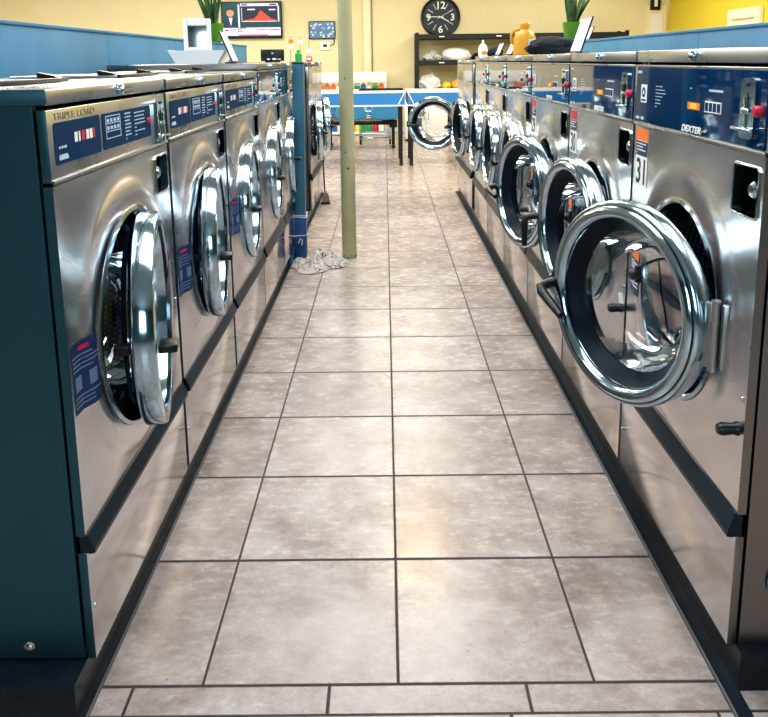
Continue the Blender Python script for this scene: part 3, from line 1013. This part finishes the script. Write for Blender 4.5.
t = thing('laundry_cart', 'chrome rolling laundry cart behind the blue seats', 'cart', (-.15, 9.40, 0))
fr = MB()
for z in (.13, .36):
    fr.tube([(-.21, -.2, z), (.21, -.2, z), (.21, .2, z), (-.21, .2, z)], .010, 8, closed=True)
fr.tube([(-.21, -.2, .09), (.21, -.2, .09)], .008, 8)
for x in (-.21, .21):
    for y in (-.2, .2): fr.tube([(x, y, .08), (x, y, .38)], .010, 8)
obj('cart_frame', fr, M_CHROME, t)
wb = MB()
for i in range(9):
    x = -.2 + .05 * i
    for y in (-.2, .2): wb.tube([(x, y, .36), (x, y, .55)], .003, 6)
    wb.tube([(x, -.2, .36), (x, .2, .36)], .003, 6)
for z in (.45, .55): wb.tube([(-.21, -.2, z), (.21, -.2, z), (.21, .2, z), (-.21, .2, z)], .004, 6, closed=True)
obj('wire_basket', wb, M_CHROME, t)
for x in (-.20, .20):
    for y in (-.19, .19):
        wq = obj('caster', MB().lathe([(0, -.012), (.035, -.012), (.040, -.006), (.040, .006), (.035, .012), (0, .012)], 20, 'x', (x, y, .040)), M_BLACK, t)
        obj('caster_fork', MB().box(x - .018, x - .013, y - .012, y + .012, .035, .085).box(x + .013, x + .018, y - .012, y + .012, .035, .085).box(x - .018, x + .018, y - .012, y + .012, .08, .088), M_CHROME, wq, smooth=False)

t = thing('white_cabinet', 'white low cabinet standing behind the far-right table leg', 'cabinet', (.56, 9.75, 0))
obj('cabinet_body', MB().box(-.30, .30, -.22, .22, .03, .56, .006), M_WHITEP, t)
for x in (-.146, .146):
    q = obj('cabinet_door', MB().box(x - .142, x + .142, -.236, -.222, .05, .54, .004), M_WHITEP, t)
    obj('handle', MB().tube([(x * .2, -.245, .30), (x * .2, -.245, .40)], .006, 8), M_CHROME, q)
obj('toe_base', MB().box(-.29, .29, -.20, .21, 0, .03), M_BLACK, t)

# white display shelf with detergents
SX0, SX1 = -1.06, .01
SY0, SY1 = 10.52, 10.92
t = thing('display_shelf', 'white detergent display shelf against the back wall', 'shelf', ((SX0 + SX1) / 2, (SY0 + SY1) / 2, 0))
ox, oy = -(SX0 + SX1) / 2, -(SY0 + SY1) / 2
obj('side_panel', MB().box(SX0, SX0 + .02, SY0, SY1, 0, .94, .003), M_WHITEP, t, loc=(ox, oy, 0))
obj('side_panel', MB().box(SX1 - .02, SX1, SY0, SY1, 0, .94, .003), M_WHITEP, t, loc=(ox, oy, 0))
obj('back_panel', MB().box(SX0 + .02, SX1 - .02, SY1 - .015, SY1, .02, .94), M_WHITEP, t, loc=(ox, oy, 0))
obj('header_board', MB().box(SX0 - .01, SX1 + .01, SY0 - .01, SY0 + .015, .80, .95, .004), M_WHITEP, t, loc=(ox, oy, 0))
obj('printed_text', small_lines(2, SX0 + .06, SX0 + .30, .87, .92, SY0 - .010, .010, 21).box(SX0 + .62, SX0 + .9, SY0 - .0108, SY0 - .010, .88, .89), MATS['pale_print'], t, loc=(ox, oy, 0), smooth=False)
SZ = (.03, .34, .63)
for z in SZ:
    sh = obj('shelf_board', MB().box(SX0 + .02, SX1 - .02, SY0 + .005, SY1 - .015, z, z + .02, .003), M_WHITEP, t, loc=(ox, oy, 0))
    obj('price_rail', MB().box(SX0 + .02, SX1 - .02, SY0 - .005, SY0 + .005, z - .015, z + .025, .002), M_BLUEPL if z > .1 else M_WHITEP, sh, smooth=False)


def detergent(kind, m, capm, label, group, loc, s=1.0):
    t = thing('detergent_bottle', label, 'bottle', loc, 0, group)
    if kind == 'jug':
        obj('bottle_body', MB().lathe([(0, 0), (.036 * s, 0), (.040 * s, .01), (.040 * s, .085 * s), (.030 * s, .11 * s), (.014 * s, .122 * s), (0, .122 * s)], 16), m, t)
        obj('bottle_cap', MB().lathe([(0, .12 * s), (.016 * s, .12 * s), (.015 * s, .15 * s), (0, .15 * s)], 12), capm, t)
    else:
        obj('bottle_body', MB().box(-.042 * s, .042 * s, -.028, .028, 0, .13 * s, .006), m, t)
        obj('bottle_cap', MB().box(-.043 * s, .043 * s, -.029, .029, .10 * s, .118 * s, .004), capm, t)
    return t


cols = dict(orange=M_ORANGE, green=M_GREEN, blue=M_BLUEB, white=M_WHITEP, yellow=M_YELLOW, red=M_RED)
rows = [(.65, 'top shelf of the white display', ['orange', 'orange', 'orange', 'white', 'green', 'green', 'green', 'blue', 'white', 'green', 'orange']),
        (.36, 'middle shelf of the white display', ['blue', 'white', 'blue', 'blue', 'white', 'blue', 'red', 'white', 'blue', 'blue', 'white']),
        (.05, 'bottom shelf of the white display', ['white', 'blue', 'blue', 'white', 'white', 'yellow', 'yellow', 'green', 'green', 'red', 'white'])]
ordn = ['first', 'second', 'third', 'fourth', 'fifth', 'sixth', 'seventh', 'eighth', 'ninth', 'tenth', 'eleventh']
caps = [M_WHITEP, M_BLUEB, M_YELLOW, M_RED]
for r, (z, where, cl_) in enumerate(rows):
    for i, c in enumerate(cl_):
        detergent('jug' if (i + r) % 3 else 'box', cols[c], caps[(i * 2 + r) % 4], '%s detergent pack, %s from the left on the %s' % (c, ordn[i], where), 'detergents on the ' + where,
                  (SX0 + .08 + i * .091, SY0 + .09, z + .0005), 1.0)

# ------------------------------------------------------------------ black rack on the right of the back wall
RX0, RX1, RY0, RY1 = .45, 3.62, 10.44, 10.90
t = thing('storage_rack', 'long black metal storage rack against the back wall under the clock', 'rack', ((RX0 + RX1) / 2, (RY0 + RY1) / 2, 0))
ox, oy = -(RX0 + RX1) / 2, -(RY0 + RY1) / 2
for x in (RX0, (RX0 + RX1) / 2, RX1 - .05):
    for y in (RY0, RY1 - .05):
        obj('upright', MB().box(x, x + .05, y, y + .05, 0, 1.52, .003), M_BLKMETAL, t, loc=(ox, oy, 0), smooth=False)
for z in (.22, .64, 1.07, 1.45):
    sh = obj('shelf', MB().box(RX0 + .01, RX1 - .01, RY0 + .012, RY1 - .012, z + .02, z + .04).box(RX0 + .05, RX1 - .05, RY0 - .004, RY0 + .012, z - .03, z + .045, .003).box(RX0 + .05, RX1 - .05, RY1 - .012, RY1 + .002, z - .03, z + .045, .003), M_BLKMETAL, t, loc=(ox, oy, 0), smooth=False)
    obj('shelf_tag', MB().box(RX0 + .35, RX0 + .43, RY0 - .006, RY0 - .004, z, z + .015).box(RX0 + 1.2, RX0 + 1.28, RY0 - .006, RY0 - .004, z, z + .015), M_WHITE, sh, smooth=False)


def blob(sx, sy, sz, seed, amp=.18, fr=2.2, sub=4, flat=True):
    mb = MB()
    r = bmesh.ops.create_icosphere(mb.bm, subdivisions=sub, radius=1)
    for v in r['verts']:
        p = v.co.copy()
        k = 1 + amp * noise.noise(p * fr + Vector((seed, seed * 2, 0))) + amp * .5 * noise.noise(p * fr * 2.7 + Vector((0, seed, seed)))
        q = p * k
        z = q.z
        if flat and z < -.55: z = -.55 + (z + .55) * .05
        v.co = Vector((q.x * sx, q.y * sy, (z + .57 if flat else z) * sz))
    return mb


sy = 10.67
z1 = 1.1105
tag(obj('clear_bag', blob(.14, .12, .075, 5, .25, 3), M_BAGCLR, None, loc=(.70, sy - .08, z1)), 'clear plastic bag of clothes on the rack, left of the white bundle', 'bag')
q = tag(obj('folded_towel', MB().box(-.06, .06, -.05, .05, 0, .04, .012).box(-.055, .06, -.05, .05, .042, .10, .012).box(-.055, .05, -.05, .05, .102, .15, .012), M_WHITEP, None, loc=(.74, sy + .12, z1)), 'white folded stack standing behind the clear bag on the rack', 'towel')
tag(obj('white_bundle', blob(.22, .15, .125, 9, .14, 1.7), M_WCLOTH, None, loc=(1.08, sy, z1)), 'big white laundry bundle in the middle of the rack shelf', 'laundry')
tag(obj('dark_bag', blob(.10, .12, .07, 13, .25, 2.4), M_BCLOTH, None, loc=(1.42, sy, z1)), 'small dark bag right of the white bundle on the rack', 'bag')
z2 = .681
tag(obj('white_bag', blob(.16, .14, .145, 21, .22, 2.3), M_WCLOTH, None, loc=(.68, sy, z2)), 'white plastic bag on the lower rack shelf above the table', 'bag')
tag(obj('yellow_bag', blob(.07, .10, .07, 23, .2, 2.3), M_YELLOW, None, loc=(.93, sy - .02, z2)), 'yellow bag on the lower rack shelf beside the white bag', 'bag')
tag(obj('orange_bag', blob(.14, .12, .10, 25, .22, 2.3), noisy('orange_print_bag', (.85, .30, .05), (.9, .65, .1), 9, .5), None, loc=(1.15, sy, z2)), 'orange patterned bag on the lower rack shelf, right of yellow bag', 'bag')
tag(obj('red_bag', blob(.10, .12, .10, 27, .22, 2.3), noisy('red_white_print', (.6, .05, .04), (.85, .8, .75), 12, .5), None, loc=(1.42, sy, z2)), 'red and white bag at right on the lower rack shelf', 'bag')

# ------------------------------------------------------------------ wall things
# clock
t = thing('wall_clock', 'large round black wall clock with white numerals above the rack', 'clock', (.855, YBK - .006, 1.765))
obj('clock_rim', MB().lathe([(.262, -.020), (.270, -.040), (.285, -.046), (.300, -.036), (.305, -.015), (.300, .004), (.262, .004)], 64, 'y', close=True), M_BLACK, t)
obj('clock_face', MB().lathe([(0, -.020), (.264, -.020), (.264, 0), (0, 0)], 48, 'y'), mat('clock_dial', (.025, .04, .055), .5), t)
for s_, x, z, sz in (('12', 0, .125, .15), ('3', .185, -.05, .14), ('6', 0, -.235, .15), ('9', -.185, -.05, .14)):
    link('numeral', text_mesh('numeral', s_, sz, M_WHITE, .0006, align='CENTER', bold=.003), t, loc=(x, -.0215, z))
for i in range(12):
    if i % 3 == 0: continue
    obj('hour_mark', MB().box(-.006, .006, -.0218, -.0205, .13, .225, mtx=Matrix.Rotation(2 * PI * i / 12, 4, 'Y')), M_PALE, t, smooth=False)
obj('clock_lettering', small_lines(1, -.05, .05, .10, .12, -.0205, .008, 2), M_PALE, t, smooth=False)
obj('hour_hand', MB().box(-.007, .007, -.026, -.024, -.03, .14, mtx=Matrix.Rotation(R_(118), 4, 'Y')), M_WHITE, t, smooth=False)
obj('minute_hand', MB().box(-.006, .006, -.029, -.027, -.05, .20, mtx=Matrix.Rotation(R_(-88), 4, 'Y')), M_WHITE, t, smooth=False)
obj('second_hand', MB().box(-.003, .003, -.032, -.030, -.05, .20, mtx=Matrix.Rotation(R_(60), 4, 'Y')), M_WHITE, t, smooth=False)

# television
TW, TH = .93, .555
t = thing('television', 'wall television showing a presenter and a red mountain-shaped chart', 'television', (-2.045, YBK - .06, 1.475))
obj('tv_casing', MB().box(-TW / 2, TW / 2, -.0, .055, 0, TH, .006), M_BLACK, t)


def emis(name, c, s=1.0):
    return mat(name, (c[0] * .3, c[1] * .3, c[2] * .3), .3, emit=c, estr=s)


scr = obj('screen', MB().box(-TW / 2 + .018, TW / 2 - .018, -.002, .002, .03, TH - .015), emis('screen_teal', (.012, .07, .085)), t, smooth=False)
E_W = emis('screen_white', (.78, .74, .88)); E_R = emis('screen_red', (.85, .08, .03)); E_N = emis('screen_navy', (.01, .022, .05)); E_S = emis('screen_skin', (.75, .30, .16)); E_P = emis('screen_pale', (.50, .58, .78)); E_SUIT = emis('screen_suit', (.02, .05, .09))
obj('presenter_suit', MB().prism([(-.43, .16), (-.215, .16), (-.225, .27), (-.285, .325), (-.36, .325), (-.42, .27)], -.004, -.002), E_SUIT, scr, smooth=False)
obj('presenter_shirt', MB().prism([(-.35, .315), (-.29, .315), (-.32, .19)], -.005, -.004), E_W, scr, smooth=False)
obj('presenter_face', MB().lathe([(0, -.006), (.058, -.006), (.058, -.004)], 20, 'y', (-.325, 0, .385)), E_S, scr, smooth=False)
obj('presenter_hair', MB().prism([(-.372, .405), (-.36, .455), (-.325, .468), (-.29, .455), (-.278, .405), (-.30, .43), (-.35, .43)], -.007, -.006), E_SUIT, scr, smooth=False)
obj('chart_board', MB().box(-.165, .405, -.004, -.002, .245, .485), E_N, scr, smooth=False)
obj('chart_frame', MB().box(-.205, -.180, -.005, -.002, .15, .51).box(.405, .425, -.005, -.002, .25, .485).box(-.165, .41, -.0045, -.002, .485, .525), E_W, scr, smooth=False)
obj('chart_title', small_lines(1, -.06, .27, .492, .515, -.0045, .012, 31).box(-.15, -.06, -.0055, -.0045, .495, .515).box(.28, .39, -.0055, -.0045, .495, .515), E_N, scr, smooth=False)
obj('chart_area', MB().prism([(-.15, .262), (-.06, .285), (.04, .30), (.09, .345), (.14, .425), (.165, .405), (.24, .345), (.31, .295), (.38, .275), (.38, .262)], -.006, -.004), E_R, scr, smooth=False)
obj('chart_axis', MB().box(-.15, .39, -.0065, -.004, .252, .262).box(-.15, -.142, -.006, -.004, .262, .46).box(-.06, .06, -.005, -.004, .425, .445).box(.27, .37, -.005, -.004, .42, .44), E_W, scr, smooth=False)
obj('lower_ticker', MB().box(-.44, .44, -.004, -.002, .045, .165), E_W, scr, smooth=False)
obj('ticker_text', MB().box(-.34, -.24, -.005, -.004, .125, .140).box(.08, .26, -.005, -.004, .125, .138).box(.28, .42, -.005, -.004, .122, .140).box(-.2, .25, -.005, -.004, .045, .062), emis('screen_pink', (.75, .12, .25)), scr, smooth=False)
obj('ticker_box', small_lines(3, -.22, .04, .095, .17, -.005, .014, 33).box(-.41, -.36, -.005, -.004, .115, .135), E_N, scr, smooth=False)

# small monitor with four camera views
t = thing('security_monitor', 'small wall monitor with a grid of camera views', 'monitor', (-.97, YBK - .03, 1.455))
obj('monitor_casing', MB().box(-.205, .205, 0, .026, 0, .27, .004), M_BLACK, t)
ms = obj('screen', MB().box(-.193, .193, -.002, .001, .012, .258), emis('cctv_dark', (.12, .19, .25)), t, smooth=False)
rn = random.Random(3)
ea, eb = MB(), MB()
for i in range(3):
    for j in range(2):
        for k in range(12):
            x = -.19 + i * .129 + rn.uniform(.005, .09); z = .016 + j * .122 + rn.uniform(.005, .085)
            (ea if rn.random() < .6 else eb).box(x, x + rn.uniform(.012, .035), -.004, -.002, z, z + rn.uniform(.01, .03))
obj('camera_view', ea, emis('cctv_light', (.55, .68, .80)), ms, smooth=False)
obj('camera_blue_patch', eb, emis('cctv_blue', (.10, .25, .50)), ms, smooth=False)  # random blue patches in the camera picture
t = thing('thermostat', 'white thermostat box on the wall below the small monitor', 'thermostat', (-.93, YBK - .0245, 1.285))
obj('thermostat_case', MB().box(-.075, .075, 0, .026, 0, .13, .008), M_WHITEP, t)
obj('thermostat_display', MB().box(-.03, .03, -.002, .001, .05, .09), M_DKTXT, t, smooth=False)
tag(obj('monitor_cord', MB().tube([(-.80, YBK - .008, 1.50), (-.785, YBK - .008, 1.42), (-.80, YBK - .008, 1.37), (-.85, YBK - .008, 1.36)], .007, 8), M_BLACK, None), 'short black cord hanging beside the thermostat', 'cord')
t = thing('wall_pipe', 'cream painted vertical pipe boxed on the back wall', 'pipe', (-.28, YBK - .05, 0))
obj('pipe_cover', MB().box(-.055, .055, 0, .049, .0, HC, .006), M_CREAMP, t)
obj('pipe_joint', MB().box(-.060, .060, -.004, .0, 1.62, 1.64).box(-.060, .060, -.004, .0, 2.3, 2.32), M_CREAMP, t, smooth=False)
tag(obj('wall_conduit', MB().tube([(-.20, YBK - .008, .6), (-.20, YBK - .008, HC - .01)], .007, 8), mat('conduit_grey', (.25, .22, .15), .6), None), 'thin dark vertical conduit just right of the cream pipe', 'conduit')
t = thing('wall_picture', 'small black framed picture high on the wall by the far right door', 'picture', (4.14, YBK - .06, 1.83))
obj('picture_frame', MB().box(-.075, .075, 0, .026, 0, .30, .004), M_BLACK, t)
obj('picture_print', MB().box(-.02, .03, -.002, .0, .05, .27), M_WHITE, t, smooth=False)

# ------------------------------------------------------------------ things on top of the washers


def snake_plant(label, loc, seed):
    t = thing('potted_plant', label, 'plant', loc, 0, 'snake plants on the partitions')
    obj('pot', MB().lathe([(0, 0), (.055, 0), (.058, .004), (.075, .125), (.077, .135), (.070, .135), (.066, .11), (0, .11)], 28), M_GPOT, t)
    rn = random.Random(seed)
    for i in range(13):
        a = rn.uniform(0, 2 * PI); r0 = rn.uniform(.005, .04)
        L = rn.uniform(.22, .40); lean = rn.uniform(.03, .14); w = rn.uniform(.016, .024)
        tw = rn.uniform(0, PI)

        def fn(u, v, a=a, r0=r0, L=L, lean=lean, w=w, tw=tw):
            ww = w * (.55 + 1.0 * v - .1) if v < .4 else w * .85 * (1 - ((v - .4) / .6) ** 2.2) + .0005
            rr = r0 + lean * v ** 1.6
            th = a + tw + v * .5
            s = (u - .5) * 2
            return Vector((math.cos(a) * rr + math.cos(th) * s * ww, math.sin(a) * rr + math.sin(th) * s * ww, .105 + L * v * (1 - .12 * lean) + abs(s) * .004))
        lf = obj('leaf', MB().grid(fn, 4, 12), M_LEAF, t)
        mm = lf.modifiers.new('s', 'SOLIDIFY'); mm.thickness = .002
    return t


snake_plant('snake plant in a green pot on the left blue partition', (-1.245, 4.45, 1.2655), 3)
snake_plant('snake plant in a green pot on the right blue partition', (1.31, 4.28, 1.2365), 8)


def placard(label, loc, rz, w=.09, h=.135, tilt=14):
    """table sign: leaning board in a black frame with a foot; faces local -y"""
    t = thing('table_sign', label, 'sign', loc, rz, 'leaning table signs on the washers')
    m = Matrix.Rotation(R_(-tilt), 4, 'X')
    obj('sign_frame', MB().box(-w / 2, w / 2, 0, .006, .004, h, .002, mtx=m), M_BLACK, t, smooth=False)
    pg = obj('sign_sheet', MB().box(-w / 2 + .006, w / 2 - .006, -.001, .0, .012, h - .006, mtx=m), M_WHITE, t, smooth=False)
    tx = small_lines(9, -w / 2 + .014, w / 2 - .014, .03, h - .02, -.001, .0035, int(w * 1e4 + h * 1e3))
    for v in tx.bm.verts: v.co = m @ v.co
    obj('printed_text', tx, MATS['pale_print'], pg, smooth=False)
    obj('sign_foot', MB().box(-w / 2, w / 2, -.014, .040, 0, .006, .002), M_BLACK, t, smooth=False)
    return t


# left row, on the fourth/fifth washers
placard('leaning white sign in a black frame beside the white framed mirror', (-.665, 2.22, 1.1215), PI / 2, .13, .150, 22)
t = thing('silver_tray', 'shallow silver tray on the fourth left washer', 'tray', (-.83, 2.28, 1.1215), 0)
obj('tray_body', MB().prism([(-.09, 0), (.09, 0), (.125, .058), (.120, .060), (.085, .006), (-.085, .006), (-.120, .060), (-.125, .058)], -.10, .10, 'xz'), M_SILVER, t, smooth=False)
for yy in (-.106, .10):
    obj('tray_end', MB().prism([(-.09, 0), (.09, 0), (.125, .058), (-.125, .058)], yy, yy + .006, 'xz'), M_SILVER, t, smooth=False)
t = thing('framed_mirror', 'small mirror in a thick white frame standing in the silver tray', 'mirror', (-.842, 2.26, 1.140), R_(8))
m_ = Matrix.Rotation(R_(-4), 4, 'X')
fr = MB()
fr.box(-.060, -.042, 0, .024, 0, .180, .003, mtx=m_).box(.042, .060, 0, .024, 0, .180, .003, mtx=m_).box(-.042, .042, 0, .024, .150, .180, .003, mtx=m_).box(-.042, .042, 0, .024, 0, .055, .003, mtx=m_)
obj('mirror_frame', fr, M_WHITEP, t, smooth=False)
obj('mirror_glass', MB().box(-.043, .043, .014, .020, .05, .155, mtx=m_), mat('mirror_silver', (.7, .72, .72), .05, 1.0), t, smooth=False)
# fifth-washer items
t = thing('desk_display', 'small black display box past the leaning sign on the left washers', 'display', (-.825, 4.45, 1.1215), R_(4))
t.scale = (1.35, 1.2, 1.35)
obj('display_case', MB().box(-.062, .062, -.01, .03, .006, .068, .004), M_BLACK, t)
obj('display_icons', MB().box(-.004, .006, -.012, -.010, .045, .050).box(-.03, -.012, -.012, -.010, .014, .020).box(.0, .02, -.012, -.010, .012, .022).box(.026, .045, -.012, -.010, .014, .018), M_PALE, t, smooth=False)
obj('display_foot', MB().box(-.04, .04, -.02, .04, 0, .006, .002), M_BLACK, t)
t = thing('green_bottle', 'small green bottle between the black display and the blue post', 'bottle', (-.655, 4.62, 1.1215))
t.scale = (1.2, 1.2, 1.3)
obj('bottle_body', MB().lathe([(0, 0), (.019, 0), (.021, .004), (.021, .045), (.012, .054), (0, .054)], 18), M_GREEN, t)
obj('bottle_cap', MB().lathe([(0, .054), (.011, .054), (.010, .066), (0, .066)], 14), M_GREEN, t)
t = thing('tag_rack', 'thin wire rack with hanging paper tags behind the green bottle', 'rack', (-.660, 4.80, 1.1215))
t.scale = (1.25, 1, 1.35)
rk = MB()
for x in (-.060, 0, .055): rk.tube([(x, 0, .004), (x, 0, .142)], .0022, 6)
rk.tube([(-.060, 0, .142), (.055, 0, .142)], .0022, 6).tube([(-.065, -.02, .003), (.060, -.02, .003), (.060, .02, .003), (-.065, .02, .003)], .003, 6, closed=True)
obj('wire_frame', rk, M_HINGE, t)
for x, z, mm in ((-.055, .115, M_ORANGE), (-.055, .085, M_WHITE), (.0, .11, M_WHITE), (.055, .06, M_WHITE)):
    obj('paper_tag', MB().box(x - .014, x + .014, -.004, -.0025, z - .010, z + .010), mm, t, smooth=False)
t = thing('red_white_pack', 'little red and white packet beside the green bottle', 'packet', (-.575, 4.62, 1.1215))
t.scale = (1.2, 1.2, 1.2)
obj('packet_body', MB().box(-.018, .018, -.012, .012, 0, .034, .005), M_RED, t)
obj('packet_label', MB().box(-.012, .012, -.0135, -.012, .012, .026), M_WHITE, t, smooth=False)

# right row
ZR = 1.1435
placard('tall leaning white sign nearest the camera on the right washers', (.745, 1.90, ZR), -PI / 2, .17, .150, 18)
placard('leaning white sign just left of the orange jug', (.685, 3.20, ZR), -PI / 2, .17, .092, 24)
placard('leaning white sign second left of the orange jug, beside black pouch', (.675, 3.58, ZR), -PI / 2, .17, .086, 24)
placard('leaning white sign on the right partition beside the potted plant', (1.33, 4.02, 1.2365), -PI / 2, .14, .10, 22)
t = thing('orange_jug', 'orange plastic jug with a handle on the fifth right washer', 'jug', (.745, 3.02, ZR))
obj('jug_body', MB().lathe([(0, 0), (.052, 0), (.060, .008), (.062, .09), (.050, .118), (.026, .136), (.022, .150), (0, .150)], 28), M_JUG, t)
obj('jug_cap', MB().lathe([(0, .148), (.027, .148), (.027, .168), (.024, .172), (0, .172)], 22), mat('jug_cap', (.70, .30, .02), .35), t)
obj('jug_handle', MB().tube([(-.024, 0, .140), (-.055, 0, .135), (-.072, 0, .110), (-.070, 0, .075), (-.058, 0, .060)], .008, 10), M_JUG, t)
obj('jug_label', MB().box(.012, .050, -.062, -.040, .035, .085, .003), M_PALE, t, smooth=False)
tag(obj('black_bag', blob(.130, .10, .056, 33, .20, 1.6), M_BCLOTH, None, loc=(.812, 2.62, ZR)), 'slumped black cloth bag right of the orange jug', 'bag')
tag(obj('black_pouch', blob(.050, .05, .040, 37, .15, 2), M_BCLOTH, None, loc=(.69, 3.74, ZR)), 'small black pouch between white bottle and leaning signs', 'bag')
t = thing('white_bottle', 'white squeeze bottle with orange label at the end of the right tops', 'bottle', (.632, 3.90, ZR))
obj('bottle_body', MB().lathe([(0, 0), (.029, 0), (.031, .005), (.031, .045), (.024, .068), (.011, .080), (0, .080)], 20), M_WHITEP, t)
obj('bottle_cap', MB().lathe([(0, .08), (.009, .08), (.006, .104), (0, .106)], 14), M_WHITEP, t)
obj('bottle_label', MB().box(-.012, .022, -.033, -.026, .012, .034, .002), M_ORANGE, t, smooth=False)

# ------------------------------------------------------------------ light
w = bpy.data.worlds.new('world'); sc.world = w; w.use_nodes = True
w.node_tree.nodes['Background'].inputs[0].default_value = (.45, .70, .9, 1)
w.node_tree.nodes['Background'].inputs[1].default_value = .2


def area(name, loc, sx, sy_, power, color, rot=(0, 0, 0)):
    l = bpy.data.lights.new(name, 'AREA'); l.shape = 'RECTANGLE'; l.size = sx; l.size_y = sy_; l.energy = power; l.color = color
    o = bpy.data.objects.new(name, l); COL.objects.link(o); o.location = loc; o.rotation_euler = rot
    return o


for i, y in enumerate((.4, 3.2, 6.0, 8.8)):
    for x in (-2.6, 2.6):
        area('ceiling_light', (x, y, HC - .03), .6, 1.2, (64, 62, 66, 62)[i], (1.0, .93, .80) if y > 5 else (.93, .98, 1.0))
    area('ceiling_light', (0, y, HC - .03), 1.5, 1.5, (54, 48, 58, 54)[i], (1.0, .92, .78) if y > 5 else (.95, .98, 1.0))
    area('ceiling_light', (-4.9, y, HC - .03), .6, 1.2, 40, (1.0, .95, .86))
# daylight through the shop front behind the camera
for x in (.1,):
    area('window_light', (x, YF + .05, 1.6), 1.3, 1.5, 40, (.72, .90, 1.0), (R_(90), 0, 0))
for x, y in ((-1.5, 3.9), (.2, 4.0), (1.9, 4.0)):
    l = bpy.data.lights.new('bulb', 'POINT'); l.energy = 46; l.color = (1.0, .70, .36); l.shadow_soft_size = .15
    o = bpy.data.objects.new('bulb', l); COL.objects.link(o); o.location = (x, y, HC - .16)

sc.view_settings.view_transform = 'Standard'
sc.view_settings.look = 'Medium High Contrast'
sc.view_settings.exposure = -.12
